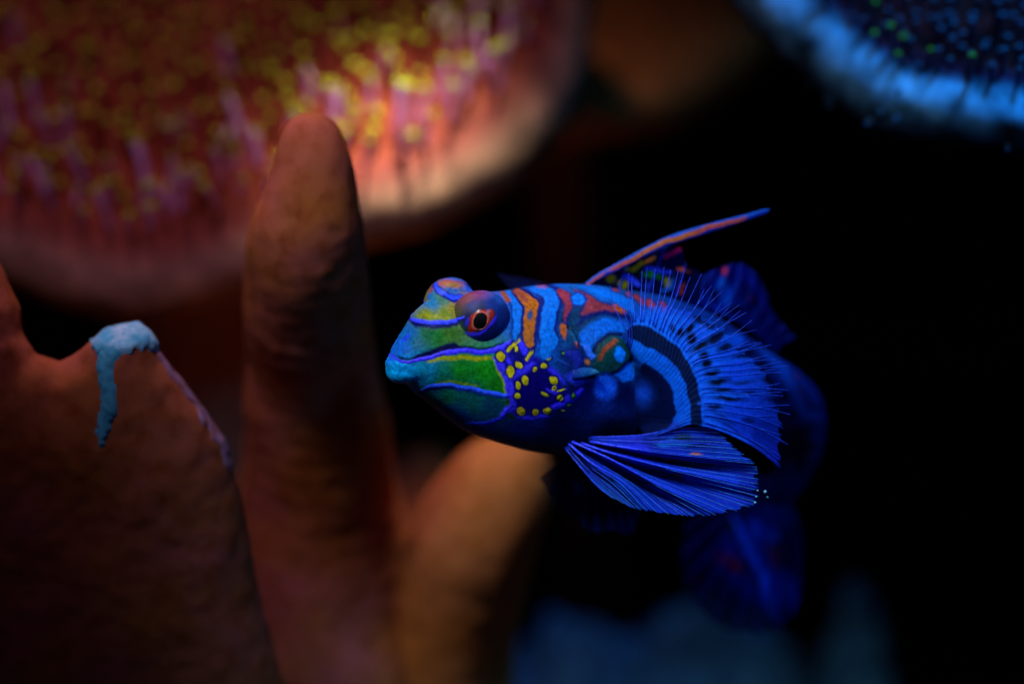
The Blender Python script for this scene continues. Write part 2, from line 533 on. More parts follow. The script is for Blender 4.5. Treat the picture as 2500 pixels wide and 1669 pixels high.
# ------------------------------------------------------------------ toadstool corals
def polyp_mesh(name, L, r, mats, seed, head=0.74):
    rg = np.random.default_rng(seed)
    t = np.linspace(0, 1, 6)
    bend = rg.uniform(-0.18, 0.18, 2)
    P = np.stack([bend[0] * L * t**2, bend[1] * L * t**2, -0.15 * L + 1.15 * L * t], -1)
    st = tube(P, r * np.array([1.25, 1.1, 1.0, 0.95, 0.95, 0.8]), 6)
    parts = [st]; nf = [len(st[1])]
    tip = P[-1]
    r = r * head
    hv, hf = tube([tip + np.array([0, 0, -0.4 * r]), tip + np.array([0, 0, 0.3 * r]), tip + np.array([0, 0, 0.9 * r])], [r * 0.8, r * 1.05, r * 0.5], 6)
    parts.append((hv, hf)); nf.append(len(hf))
    for k in range(8):
        a = 2 * np.pi * k / 8 + rg.uniform(-.1, .1)
        dr = np.array([math.cos(a), math.sin(a), 0])
        q = [tip + dr * 0.6 * r, tip + dr * 1.3 * r + np.array([0, 0, 0.5 * r]), tip + dr * 1.9 * r + np.array([0, 0, 0.35 * r])]
        tv, tf = tube(q, [0.35 * r, 0.34 * r, 0.2 * r], 4)
        parts.append((tv, tf)); nf.append(len(tf))
    V, F = merge(parts)
    mi = np.concatenate([np.full(m, 0 if i == 0 else 1) for i, m in enumerate(nf)])
    o = mesh_obj(name, V * UN, F, mats, None, units=False, matidx=mi)
    me = o.data
    bpy.data.objects.remove(o)
    return me


def toadstool(label, cx, cy, d, R, tilt, matcap, zones, foot, spacing=0, plen=100, prad=13, pm=None, seed=1, rim=0.86, nmax=290, stalk_r=0.28, nubs=0, mottle=0.4, pm2=None, pale_f=1.0):
    rg = np.random.default_rng(seed)
    C = U(cx, cy, d)
    nrm = np.array([0, -math.sin(tilt), math.cos(tilt)])
    e1 = np.array([1.0, 0, 0]); e2 = np.cross(nrm, e1)
    t = thing("toadstool_coral", label, "coral", (foot[0], foot[1], -1300))
    base = np.array(t.location)
    prof = np.array([(0, -.03), (.2, -.025), (.4, -.01), (.6, .01), (.75, .03), (.85, .04), (.92, .03), (.97, 0), (1, -.05), (1.0, -.10),
                     (.97, -.145), (.92, -.17), (.8, -.20), (.6, -.26), (.4, -.36), (.25, -.5), (.16, -.66)])
    tt = np.concatenate([[0], np.cumsum(np.linalg.norm(np.diff(prof, axis=0), axis=1))])
    q = hermite(tt, prof, np.linspace(0, tt[-1], 110))
    ph = np.linspace(0, 2 * np.pi, 260, endpoint=False)
    edge = 1 + 0.035 * np.sin(3 * ph + seed) + 0.02 * np.sin(7 * ph + 2 * seed)
    wav = 0.035 * np.sin(4 * ph + seed * 1.7) + 0.015 * np.sin(9 * ph)

    def surf(rho, z, phi):
        ed = np.interp(phi % (2 * np.pi), ph, edge, period=2 * np.pi); wv = np.interp(phi % (2 * np.pi), ph, wav, period=2 * np.pi)
        rr = rho * (1 + (ed - 1) * rho)
        zz = z + wv * rho**2
        return C + R * (rr * np.cos(phi))[..., None] * e1 + R * (rr * np.sin(phi))[..., None] * e2 + (R * zz)[..., None] * nrm
    A, B = np.meshgrid(np.arange(len(q)), ph, indexing='ij')
    V = surf(q[A, 0], q[A, 1], B)
    nn = fbm(V / 130, 4) * 14 + fbm(V / 40, 2) * 5
    V = V + nn[..., None] * norm(V - (C - 0.2 * R * nrm))
    tz = np.linspace(0, tt[-1], 110)
    t_of = lambda i: tt[i]
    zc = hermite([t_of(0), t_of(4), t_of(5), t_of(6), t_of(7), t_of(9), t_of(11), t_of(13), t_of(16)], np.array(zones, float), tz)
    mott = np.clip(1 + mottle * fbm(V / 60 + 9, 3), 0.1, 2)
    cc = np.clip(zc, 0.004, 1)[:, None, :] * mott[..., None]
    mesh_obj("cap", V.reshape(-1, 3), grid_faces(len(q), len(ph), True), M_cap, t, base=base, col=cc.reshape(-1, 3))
    # stalk from under the cap to the floor
    top = C - 0.30 * R * nrm
    ft = np.array([foot[0], foot[1], -1310.0])
    ctr = hermite([0, .35, 1], np.array([top, top * 0.55 + ft * 0.45 - nrm * 0.2 * R * np.array([1, 1, 0]), ft]), np.linspace(0, 1, 24))
    rr = stalk_r * R * np.interp(np.linspace(0, 1, 24), [0, .2, .6, .95, 1], [1.0, .8, .78, 1.15, 1.25])
    sv, sf = tube(ctr, rr, 28)
    sv = sv + (8 * fbm(sv / 90, 3))[:, None] * np.array([1, 0.3, 0.2])
    mesh_obj("stalk", sv, sf, matcap, t, base=base)
    if spacing:
        meshes = [polyp_mesh("polyp", plen * f, prad, pm, seed * 10 + i) for i, f in enumerate((1.0, 0.75, 1.25, 0.55))]
        dark = [polyp_mesh("polyp", plen * f * .7, prad, pm2 or [M_polyp_dark, pm[1]], seed * 10 + 5 + i) for i, f in enumerate((1.0, 0.75, 1.25, 0.55))]
        from mathutils import Matrix, Vector
        cand = []
        pts = np.zeros((0, 2))
        for _ in range(9000):
            rho = rim * math.sqrt(rg.random()); phi = rg.uniform(0, 2 * np.pi)
            x = np.array([R * rho * math.cos(phi), R * rho * math.sin(phi)])
            if len(pts) and np.min(np.sum((pts - x)**2, 1)) < (spacing * rg.uniform(.7, 1.15))**2:
                continue
            z = np.interp(rho, prof[:8, 0], prof[:8, 1])
            p = surf(np.array(rho), np.array(z), np.array(phi))
            px, py = proj(p)
            if not (-60 < px < 2560 and -150 < py < 1700):
                continue
            pts = np.vstack([pts, x]); cand.append((p, rho, phi))
        cand = sorted(cand, key=lambda c: c[0][1])[:nmax]
        for p, rho, phi in cand:
            out = (math.cos(phi) * e1 + math.sin(phi) * e2)
            dirv = norm(nrm + out * (0.35 * rho**2) + rg.normal(0, 0.13, 3) + np.array([0, 0, 0.35]))
            pale = rg.random() < np.interp(rho, [0, .5, .7, .86], [.04, .08, .35, .9]) * pale_f
            o = bpy.data.objects.new("polyp", (meshes if pale else dark)[rg.integers(0, len(meshes))])
            COL.objects.link(o)
            o.parent = t
            quat = Vector(dirv).to_track_quat('Z', 'Y')
            M = quat.to_matrix().to_4x4()
            s = rg.uniform(0.8, 1.2)
            o.location = Vector(W(p) - base)
            o.rotation_mode = 'QUATERNION'
            o.rotation_quaternion = quat
            o.scale = (s, s, s)
    if nubs:
        me = polyp_mesh("polyp", 20, 5, [M_nub, M_nub], seed * 31, head=0.8)
        k = 0
        for _ in range(4000):
            if k >= nubs: break
            j = int(rg.integers(48, 78)); phi = rg.uniform(0, 2 * np.pi)
            p = surf(np.array(q[j, 0]), np.array(q[j, 1]), np.array(phi))
            px, py = proj(p)
            if not (1700 < px < 2530 and -30 < py < 420): continue
            k += 1
            o = bpy.data.objects.new("polyp", me); COL.objects.link(o); o.parent = t
            o.location = Vector(W(p) - base)
            o.rotation_mode = 'QUATERNION'
            o.rotation_quaternion = Vector(norm(norm(p - (C - 0.06 * R * nrm)) + rg.normal(0, .25, 3))).to_track_quat('Z', 'Y')
            s = rg.uniform(0.5, 1.3); o.scale = (s, s, s)
    return t


# colours along the cap's profile: polyp field, field's edge, brow, rim, lip, underside
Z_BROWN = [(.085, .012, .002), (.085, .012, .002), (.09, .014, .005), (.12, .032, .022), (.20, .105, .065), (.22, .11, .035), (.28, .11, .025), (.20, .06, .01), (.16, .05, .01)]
Z_BLUE_LIT = [(.06, .008, .006), (.06, .008, .008), (.04, .07, .12), (.14, .46, .65), (.09, .28, .42), (.012, .025, .04), (.01, .012, .015), (.01, .01, .012), (.01, .01, .01)]  # blue light on the rim band and shade below it put into colour
Z_DIM = [(.42, .15, .03)] * 9
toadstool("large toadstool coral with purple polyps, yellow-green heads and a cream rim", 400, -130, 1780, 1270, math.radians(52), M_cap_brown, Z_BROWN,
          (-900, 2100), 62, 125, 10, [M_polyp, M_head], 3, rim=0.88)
toadstool("blue-lit toadstool coral with dark polyps and green specks", 2570, -195, 1000, 880, math.radians(48), M_cap_dim, Z_BLUE_LIT,
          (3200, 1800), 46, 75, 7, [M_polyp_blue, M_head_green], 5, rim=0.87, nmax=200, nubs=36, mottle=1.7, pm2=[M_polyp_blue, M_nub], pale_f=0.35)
toadstool("dim brown toadstool coral far behind the other two", 1340, -70, 2700, 740, math.radians(50), M_cap_dim, Z_DIM,
          (300, 4300), 0, seed=8, stalk_r=0.2)


# ------------------------------------------------------------------ rocks on the tank floor
def rock(label, px, py, d, rx, ry, rz, seed):
    c = U(px, py, d)
    t = np.linspace(0, np.pi, 60); p = np.linspace(0, 2 * np.pi, 90, endpoint=False)
    T, Pp = np.meshgrid(t, p, indexing='ij')
    D = np.stack([np.sin(T) * np.cos(Pp), np.sin(T) * np.sin(Pp), np.cos(T)], -1)
    f = 1 + 0.5 * fbm(D * 2.2 + seed, 4) + 0.16 * fbm(D * 6 + seed * 2, 3)
    V = c + D * f[..., None] * np.array([rx, ry, rz])
    V[..., 2] = np.where(V[..., 2] < -1320, -1320, V[..., 2])
    o = mesh_obj("reef_rock", V.reshape(-1, 3), grid_faces(60, 90, True)[:, ::-1], M_rock, None, base=W((c[0], c[1], -1300)))
    o['label'] = label; o['category'] = "rock"; o['group'] = "reef rocks on the tank floor"
    return o


rock("broad low reef rock under the fish's belly", 1400, 1810, 2600, 340, 300, 330, 2)
rock("rounded blue-lit reef rock below the tail fin", 1720, 1810, 2700, 370, 300, 370, 5)
rock("small upright reef rock standing apart to the side of the tail", 2090, 1760, 2700, 120, 160, 360, 9)

# ------------------------------------------------------------------ the fish
fish = thing("mandarin_fish", "small blue fish with green face, red-ringed eye, yellow cheek spots and fanned fins", "fish", (200, 150, -300))
FB = np.array(fish.location)

# --- skin markings, in photograph pixels of the fish's flank ---------------
Z1 = lambda p: np.array(p, float) * 0.29343 + np.array([920, 640])      # face chart
Z3 = lambda p: np.array(p, float) * 0.20408 + np.array([1360, 640])     # shoulder chart
Z4 = lambda p: np.array(p, float) * 0.21286 + np.array([1400, 480])     # first dorsal chart
R2 = lambda p: np.array(p, float) * 0.22954 + np.array([1600, 640])     # pectoral chart
R3 = lambda p: np.array(p, float) * 0.26786 + np.array([1360, 860])     # pelvic chart
K1, K3, K4, KR2, KR3 = 0.29343, 0.20408, 0.21286, 0.22954, 0.26786


def sstep(e0, e1, x):
    t = np.clip((x - e0) / (e1 - e0), 0, 1)
    return t * t * (3 - 2 * t)


class Paint:
    def __init__(self):
        self.layers = []
        self.anchors = []

    def base(self, pts, chart):
        for x, y, c in pts:
            p = chart((x, y)); self.anchors.append((p[0], p[1], lin(c)))

    def line(self, chart, k, pts, w, c, h=0.0, soft=2.0, op=1.0, taper=0.55):
        p = chart(pts); ww = np.full(len(p), w * k / 2.0) if np.isscalar(w) else np.array(w, float) * k / 2
        if np.isscalar(w) and taper < 1 and len(p) > 2:
            ww[0] *= taper; ww[-1] *= taper
        self.layers.append(('line', p, ww, lin(c), h, soft, op))

    def spot(self, chart, k, x, y, rx, ry, c, rot=0.0, h=0.0, soft=2.0, op=1.0):
        self.layers.append(('spot', chart((x, y)), (rx * k, ry * k, math.radians(rot)), lin(c), h, soft, op))

    def poly(self, chart, pts, c, h=0.0, soft=3.0, op=1.0):
        self.layers.append(('poly', chart(pts), None, lin(c), h, soft, op))

    def eval(self, X, Y):
        n = len(X)
        an = np.array([(a[0], a[1]) for a in self.anchors]); ac = np.array([a[2] for a in self.anchors])
        C = np.zeros((n, 3)); H = np.zeros(n)
        for i0 in range(0, n, 40000):
            s = slice(i0, i0 + 40000)
            d2 = (X[s, None] - an[:, 0])**2 + (Y[s, None] - an[:, 1])**2
            w = 1 / (d2 + 64.0)**2
            C[s] = (w @ ac) / w.sum(1, keepdims=True)
        xw = X + 1.3 * np.sin(Y / 8.0 + 1.7 * np.sin(X / 19.0)) + 0.6 * np.sin(Y / 2.9 + X / 5.0)
        yw = Y + 1.3 * np.sin(X / 9.0 + 1.3 * np.sin(Y / 17.0)) + 0.6 * np.sin(X / 3.3 - Y / 6.0)
        for kind, p, q, c, h, soft, op in self.layers:
            if kind == 'spot':
                m = max(q[0], q[1]) + soft + 4
                lo = p - m; hi = p + m
            else:
                m = (np.max(q) if q is not None else 0) + soft + 4
                lo = p.min(0) - m; hi = p.max(0) + m
            idx = np.nonzero((X > lo[0]) & (X < hi[0]) & (Y > lo[1]) & (Y < hi[1]))[0]
            if not len(idx):
                continue
            P = np.stack([xw[idx], yw[idx]], -1)
            if kind == 'line':
                d = np.full(len(idx), 1e9)
                for a, b, wa, wb in zip(p[:-1], p[1:], q[:-1], q[1:]):
                    ab = b - a
                    t = np.clip(((P - a) @ ab) / max(ab @ ab, 1e-9), 0, 1)
                    d = np.minimum(d, np.linalg.norm(P - (a + t[:, None] * ab), axis=1) - (wa + (wb - wa) * t))
                wid = float(np.mean(q))
            elif kind == 'spot':
                cs, sn = math.cos(q[2]), math.sin(q[2])
                v = P - p
                u1 = (v[:, 0] * cs + v[:, 1] * sn) / q[0]; u2 = (-v[:, 0] * sn + v[:, 1] * cs) / q[1]
                d = (np.sqrt(u1**2 + u2**2) - 1) * min(q[0], q[1]); wid = min(q[0], q[1])
            else:
                d = poly_sd(P, p); wid = 8.0
            soft = soft * 1.4
            m = (1 - sstep(-soft / 2, soft / 2, d)) * op
            C[idx] = C[idx] * (1 - m[:, None]) + c * m[:, None]
            if h:
                H[idx] += h * np.clip(1 - sstep(-wid, soft / 2, d), 0, 1)
        return C, H


NAVY = (3, 8, 70)
YEL = (205, 180, 10)
PUR = (62, 48, 245)
skin = Paint()
skin.base([(120, 770, (10, 95, 200)), (200, 690, (10, 92, 190)), (260, 610, (10, 92, 170)), (330, 650, (8, 95, 120)), (420, 610, (12, 100, 60)), (520, 620, (25, 108, 35)),
           (600, 600, (60, 110, 30)), (560, 430, (110, 130, 20)), (420, 435, (110, 125, 20)), (460, 340, (20, 115, 165)), (540, 300, (60, 120, 90)),
           (640, 390, (125, 115, 30)), (380, 280, (10, 105, 205)), (620, 240, (30, 95, 170)), (700, 330, (130, 100, 60)), (800, 170, (20, 90, 215)), (560, 120, (30, 95, 200)),
           (150, 930, (0, 165, 240)), (250, 960, (0, 158, 230)), (200, 870, (0, 150, 225)), (400, 900, (5, 130, 165)), (330, 960, (0, 135, 190)), (550, 950, (8, 110, 85)),
           (700, 900, (18, 130, 30)), (900, 900, (18, 140, 18)), (1000, 1040, (18, 122, 18)), (450, 1110, (10, 108, 115)), (600, 1130, (10, 108, 80)),
           (800, 1160, (5, 88, 85)), (950, 1200, (5, 66, 95)), (600, 1230, (0, 78, 140)), (700, 1330, (0, 66, 150)), (880, 1430, (0, 55, 130)),
           (1200, 1430, (0, 36, 120)), (1300, 1350, (0, 26, 105)), (1400, 1500, (0, 14, 60)), (1500, 1350, (0, 10, 60)),
           (1150, 400, (0, 90, 190)), (1400, 720, (0, 75, 175)), (1550, 650, (8, 60, 125)), (1600, 300, (12, 75, 140)), (1650, 500, (8, 55, 95)),
           (1200, 200, (5, 85, 190)), (1500, 200, (5, 90, 190))], Z1)
skin.base([(200, 290, (15, 95, 180)), (450, 300, (10, 95, 190)), (900, 330, (8, 70, 140)), (1200, 420, (8, 60, 140)), (250, 650, (8, 48, 80)), (180, 760, (6, 45, 75)), (130, 900, (5, 50, 90)), (200, 1100, (5, 20, 90)),
           (600, 1250, (10, 60, 70)), (600, 1480, (10, 50, 150)), (800, 1550, (0, 14, 70)), (300, 1560, (5, 10, 80)), (900, 900, (5, 60, 150)), (1100, 700, (5, 75, 180)), (1000, 1300, (4, 70, 160))], Z3)
skin.base([(1500, 1070, (0, 4, 30)), (1620, 1060, (0, 5, 40)), (1700, 900, (3, 28, 95)), (1800, 850, (3, 34, 110)), (1900, 950, (3, 32, 105)), (1990, 1050, (3, 28, 95)), (1930, 1160, (2, 16, 66)), (1700, 740, (4, 50, 135)), (1650, 1000, (2, 15, 60))], lambda p: np.array(p, float))  # near-black belly anchors put the shadow underneath into the skin colour
# forehead and snout
skin.spot(Z1, K1, 600, 178, 118, 34, (165, 80, 62), 4, soft=7)
skin.spot(Z1, K1, 630, 190, 60, 20, (150, 125, 60), 4, soft=7, op=.8)
skin.line(Z1, K1, [(440, 240), (460, 200)], 34, (140, 55, 85), soft=5)
skin.line(Z1, K1, [(475, 180), (505, 225), (560, 258), (600, 292), (645, 305), (690, 288), (742, 292)], 62, (0, 14, 120), soft=4)
skin.line(Z1, K1, [(475, 180), (505, 225), (560, 255), (600, 288), (640, 300), (690, 283), (738, 290)], 32, (30, 75, 255), h=3.0, soft=2)
skin.line(Z1, K1, [(350, 450), (430, 440), (520, 455), (590, 465)], 30, (150, 150, 10), soft=6, op=.7)
skin.line(Z1, K1, [(270, 470), (330, 510), (450, 520), (580, 520), (640, 500), (715, 478)], 62, (0, 2, 80), soft=6)
skin.line(Z1, K1, [(280, 470), (340, 492), (450, 500), (580, 505), (620, 488), (720, 468)], 34, (58, 72, 255), h=3.0, soft=2)
skin.line(Z1, K1, [(205, 662), (235, 640), (268, 608)], 26, (25, 60, 225), h=1.2, soft=4)
# jaw lines and cheek
skin.poly(Z1, [(140, 780), (280, 795), (390, 752), (500, 700), (640, 668), (700, 690), (820, 712), (960, 700), (1060, 660), (1080, 700), (960, 740), (700, 740), (520, 770), (350, 815), (200, 815)], (0, 0, 62), h=-2.0, soft=6)
skin.line(Z1, K1, [(430, 822), (550, 800), (700, 790), (850, 800), (985, 800)], 34, (165, 160, 0), soft=5)
skin.line(Z1, K1, [(128, 770), (150, 806), (200, 824), (270, 828), (350, 816), (430, 792), (520, 768), (620, 747), (700, 732), (800, 744), (900, 748), (980, 738), (1060, 702), (1125, 655)],
          [14, 18, 20, 24, 30, 36, 38, 42, 44, 42, 44, 48, 54, 40], PUR, h=3.2, soft=2)
skin.line(Z1, K1, [(980, 815), (1025, 910), (1062, 985), (1082, 1060), (1080, 1095)], 44, (150, 165, 0), soft=4)
skin.line(Z1, K1, [(500, 1000), (600, 992), (700, 1002), (840, 1032)], 18, (120, 150, 10), soft=4)
skin.line(Z1, K1, [(370, 1078), (440, 1045), (520, 1032), (620, 1038), (740, 1060), (850, 1082), (960, 1106), (1100, 1124)], 52, (0, 12, 100), soft=6, op=.7)
skin.line(Z1, K1, [(365, 1070), (440, 1037), (520, 1020), (620, 1026), (740, 1046), (850, 1067), (960, 1092), (1060, 1106), (1112, 1110)], 38, (45, 85, 250), h=3.0, soft=2)
skin.line(Z1, K1, [(740, 1345), (850, 1345), (950, 1330), (1020, 1300), (1060, 1250), (1110, 1205)], 30, (40, 36, 220), h=2.0, soft=4)
# lips
skin.spot(Z1, K1, 175, 868, 100, 26, (0, 150, 225), 6, h=3.5, soft=8, op=.5)
skin.spot(Z1, K1, 190, 945, 115, 44, (0, 160, 235), 4, h=4.0, soft=9, op=.5)
for pts in ([(140, 850), (190, 880), (260, 870), (330, 850)], [(180, 960), (190, 920), (230, 890)], [(390, 860), (450, 880), (470, 930), (430, 960)], [(300, 930), (350, 970), (420, 985)], [(480, 850), (515, 920), (490, 975)]):
    skin.line(Z1, K1, pts, 14, (0, 100, 165), h=-0.9, soft=8, op=.6)
# cheek patch: dark ground, violet network, yellow spots
skin.poly(Z1, [(1080, 690), (1180, 645), (1290, 670), (1320, 780), (1420, 840), (1480, 900), (1540, 1040), (1600, 1120), (1500, 1200), (1400, 1290), (1200, 1300), (1080, 1290), (1100, 1120), (1060, 950), (990, 810)], (22, 12, 150), soft=10)
skin.poly(Z1, [(1110, 700), (1180, 660), (1250, 690), (1280, 760), (1240, 830), (1160, 810), (1110, 770)], (8, 4, 110), soft=8)
skin.poly(Z1, [(1195, 960), (1290, 890), (1420, 870), (1480, 950), (1500, 1050), (1560, 1120), (1450, 1200), (1300, 1270), (1160, 1260), (1145, 1150), (1160, 1050)], (6, 0, 100), soft=10)
skin.line(Z1, K1, [(985, 795), (1020, 850), (1060, 900), (1085, 970), (1105, 1050), (1118, 1110), (1125, 1180), (1085, 1232), (1045, 1275)], 62, PUR, h=2.2, soft=5)
skin.line(Z1, K1, [(1090, 975), (1140, 945), (1200, 905), (1300, 850)], 56, (56, 44, 235), h=2.0, soft=6)
skin.line(Z1, K1, [(1050, 705), (1075, 800), (1115, 860)], 44, PUR, h=1.5, soft=5)
skin.line(Z1, K1, [(1200, 690), (1235, 735)], 66, (52, 44, 235), h=2.0, soft=6)
skin.line(Z1, K1, [(1125, 1190), (1200, 1290), (1300, 1295), (1420, 1280)], 34, (46, 36, 215), h=1.5, soft=6)
skin.line(Z1, K1, [(1430, 1235), (1540, 1170), (1650, 1110), (1700, 1060)], 58, (48, 36, 225), h=2.5, soft=6)
skin.line(Z1, K1, [(1420, 1062), (1500, 1088), (1570, 1062)], 40, (56, 40, 230), h=2.5, soft=5)
skin.line(Z1, K1, [(1440, 880), (1500, 930), (1560, 1010)], 46, (44, 40, 210), h=1.5, soft=8)
skin.line(Z1, K1, [(1480, 1140), (1520, 1160), (1580, 1165)], 10, (10, 0, 110), h=-1.5, soft=3)
for i in range(7):      # fine creases where the gill cover folds
    skin.line(Z1, K1, [(1430 + 18 * i, 1185 + 10 * i - 3 * i * i), (1500 + 14 * i, 1165 - 12 * i)], 7, (20, 8, 150), h=-1.2, soft=3)
    skin.line(Z1, K1, [(1100, 1120 + 16 * i), (1160, 1105 + 17 * i)], 6, (30, 24, 190), h=-1.0, soft=3)
ysp = [(1030, 780, 36, 40, 0), (1180, 852, 32, 28, 0), (1113, 910, 30, 46, -12), (1420, 790, 25, 23, 0), (1388, 857, 28, 23, 0), (1312, 893, 19, 17, 0), (1238, 980, 27, 40, -8),
       (1175, 1028, 23, 31, 0), (1172, 1112, 24, 22, 0), (1195, 1235, 33, 38, -25), (1320, 1250, 29, 25, 0), (1420, 1232, 34, 26, 0), (1467, 978, 36, 32, 30), (1398, 1096, 29, 14, 15),
       (1525, 1130, 28, 23, -20), (1530, 1066, 28, 8, -12), (1555, 760, 12, 12, 0), (1632, 1105, 12, 20, 0), (1600, 1182, 18, 9, -15), (1545, 1233, 13, 7, 0)]
for x, y, rx, ry, ro in ysp:
    skin.spot(Z1, K1, x, y, rx + 14, ry + 14, (2, 0, 70), ro, soft=4)
for x, y, rx, ry, ro in ysp:
    c = YEL if y < 1140 else (180, 150, 20)
    if x > 1590 or (x, y) == (1555, 760): c = (70, 130, 20)
    skin.spot(Z1, K1, x, y, rx, ry, c, ro, h=1.8, soft=2)
for pts, w in (([(1098, 735), (1112, 705), (1150, 672), (1185, 655)], 30), ([(1148, 695), (1160, 735)], 24), ([(1290, 690), (1285, 745), (1252, 805)], 32)):
    skin.line(Z1, K1, pts, w + 26, (2, 0, 70), soft=4)
for pts, w in (([(1098, 735), (1112, 705), (1150, 672), (1185, 655)], 30), ([(1148, 695), (1160, 735)], 24), ([(1290, 690), (1285, 745), (1252, 805)], 32)):
    skin.line(Z1, K1, pts, w, YEL, h=1.8, soft=2, taper=.9)
skin.spot(Z1, K1, 1478, 1042, 19, 19, YEL, h=2, soft=2); skin.spot(Z1, K1, 1478, 1042, 8, 8, (60, 40, 0), h=-2, soft=2)
skin.spot(Z1, K1, 1085, 1165, 20, 32, (40, 70, 15), soft=4); skin.spot(Z1, K1, 1118, 1280, 44, 22, (12, 45, 40), 30, soft=4)
# bands behind the eye
skin.line(Z1, K1, [(1085, 225), (1150, 320), (1178, 400), (1172, 520), (1150, 640)], 118, (2, 18, 100), soft=8)
skin.line(Z1, K1, [(1085, 225), (1140, 300), (1168, 390), (1168, 520), (1150, 630)], 72, (0, 104, 205), soft=4)
skin.line(Z1, K1, [(1050, 255), (1085, 310)], 44, (150, 72, 40), soft=6)
skin.line(Z1, K1, [(1160, 235), (1240, 300), (1292, 350), (1288, 430), (1272, 510), (1268, 600), (1285, 700)], 150, (4, 14, 92), soft=6)
skin.line(Z1, K1, [(1320, 190), (1440, 270), (1452, 350), (1425, 450), (1412, 550), (1430, 650), (1410, 740)], 178, (3, 20, 105), soft=6)
skin.line(Z1, K1, [(1160, 235), (1235, 300), (1285, 350), (1282, 430), (1268, 510), (1262, 600), (1272, 670)], [30, 90, 112, 104, 92, 90, 70], (170, 90, 12), soft=4)
skin.line(Z1, K1, [(1150, 235), (1220, 290), (1250, 320)], 50, (140, 62, 50), soft=8)
skin.spot(Z1, K1, 1276, 440, 22, 40, (20, 70, 120), soft=5)
skin.line(Z1, K1, [(1300, 200), (1440, 265), (1455, 350), (1428, 450), (1414, 550), (1432, 650), (1405, 760)], [70, 110, 124, 118, 118, 150, 90], (0, 104, 208), soft=4)
skin.line(Z1, K1, [(1340, 195), (1400, 205)], 30, (170, 70, 90), soft=7, op=.7)
# shoulder
skin.line(Z3, K3, [(20, 330), (100, 420), (130, 500), (120, 570), (95, 720)], [60, 150, 150, 110, 70], (6, 28, 100), soft=8)
skin.line(Z3, K3, [(30, 345), (100, 410), (135, 490), (120, 560), (100, 650), (95, 700)], [50, 110, 100, 70, 34, 20], (140, 46, 62), soft=5)
skin.poly(Z3, [(150, 300), (300, 330), (500, 450), (660, 510), (830, 590), (800, 640), (690, 610), (560, 600), (430, 620), (300, 690), (260, 600), (310, 520), (340, 450)], (6, 24, 95), soft=9)
skin.poly(Z3, [(190, 320), (300, 350), (500, 470), (640, 530), (790, 600), (780, 625), (690, 595), (560, 588), (430, 600), (310, 650), (285, 625), (330, 520), (340, 470), (370, 430)], (135, 48, 60), soft=5)
skin.line(Z3, K3, [(690, 530), (790, 600)], 62, (170, 74, 30), soft=5)
skin.spot(Z3, K3, 258, 440, 98, 94, (8, 45, 130), 25, soft=8); skin.spot(Z3, K3, 258, 440, 74, 70, (0, 112, 225), 25, soft=4)
skin.poly(Z3, [(200, 275), (350, 285), (600, 325), (800, 400), (900, 450), (930, 620), (800, 545), (650, 455), (450, 365), (320, 315)], (0, 106, 214), soft=5)
skin.line(Z3, K3, [(260, 760), (320, 670), (420, 625), (560, 605), (700, 620), (850, 660), (920, 740)], 64, (3, 18, 85), soft=8)
skin.poly(Z3, [(265, 850), (400, 720), (560, 668), (740, 690), (850, 730), (880, 830), (770, 830), (620, 870), (500, 950), (420, 1080), (300, 970)], (4, 92, 195), soft=8)
skin.line(Z3, K3, [(430, 1120), (460, 1040), (520, 945), (620, 885), (760, 860)], 90, (2, 12, 62), soft=8)
skin.poly(Z3, [(500, 980), (600, 900), (720, 880), (800, 930), (850, 1000), (920, 1060), (915, 1150), (850, 1215), (740, 1290), (640, 1340), (500, 1320), (430, 1230), (460, 1100)], (10, 62, 62), h=5, soft=8)
skin.line(Z3, K3, [(500, 1165), (560, 1060), (620, 1000), (700, 940)], 54, (170, 68, 30), soft=7)
skin.line(Z3, K3, [(850, 1010), (905, 1100), (860, 1200), (740, 1290), (640, 1345)], 56, (1, 12, 72), soft=8)
skin.spot(Z3, K3, 745, 1100, 60, 92, (0, 130, 250), -15, soft=4, h=1)
skin.poly(Z3, [(280, 965), (370, 1005), (460, 1110), (410, 1165), (345, 1085)], (48, 110, 235), soft=5, h=1)
skin.spot(Z3, K3, 580, 1490, 120, 150, (22, 100, 240), soft=14)
skin.poly(Z3, [(690, 1340), (790, 1260), (900, 1190), (1010, 1190), (980, 1330), (900, 1400), (800, 1420)], (6, 125, 250), soft=8)
skin.line(Z3, K3, [(70, 770), (80, 840), (95, 910)], [70, 66, 30], (180, 82, 26), soft=5)
skin.line(Z3, K3, [(118, 800), (175, 860), (225, 930), (240, 985)], 50, (12, 70, 110), h=9, soft=4)
skin.spot(Z3, K3, 130, 790, 18, 26, (20, 6, 20), h=-6, soft=4)
skin.line(Z3, K3, [(225, 965), (240, 1000)], 22, (190, 70, 60), h=2, soft=4)
skin.spot(Z3, K3, 360, 1190, 30, 32, (190, 105, 40), soft=5)
skin.line(Z3, K3, [(10, 1175), (80, 1200), (150, 1240)], 30, (24, 60, 150), h=4, soft=4)
skin.line(Z3, K3, [(130, 1090), (210, 1100), (250, 1180), (240, 1260)], 90, (28, 40, 160), h=3, soft=12, op=.8)
skin.spot(Z3, K3, 220, 1380, 110, 70, (40, 62, 215), 15, h=2, soft=10, op=.9)
for pts, w, c in (([(940, 410), (1010, 470)], 48, (140, 50, 55)), ([(1095, 470), (1140, 530)], 64, (145, 50, 50)), ([(1262, 500), (1275, 545)], 62, (150, 50, 46)), ([(680, 325), (715, 335)], 26, (160, 70, 100)), ([(840, 360), (870, 390)], 28, (150, 70, 110))):
    skin.line(Z3, K3, pts, w + 40, (4, 18, 80), soft=8); skin.line(Z3, K3, pts, w, c, soft=6)
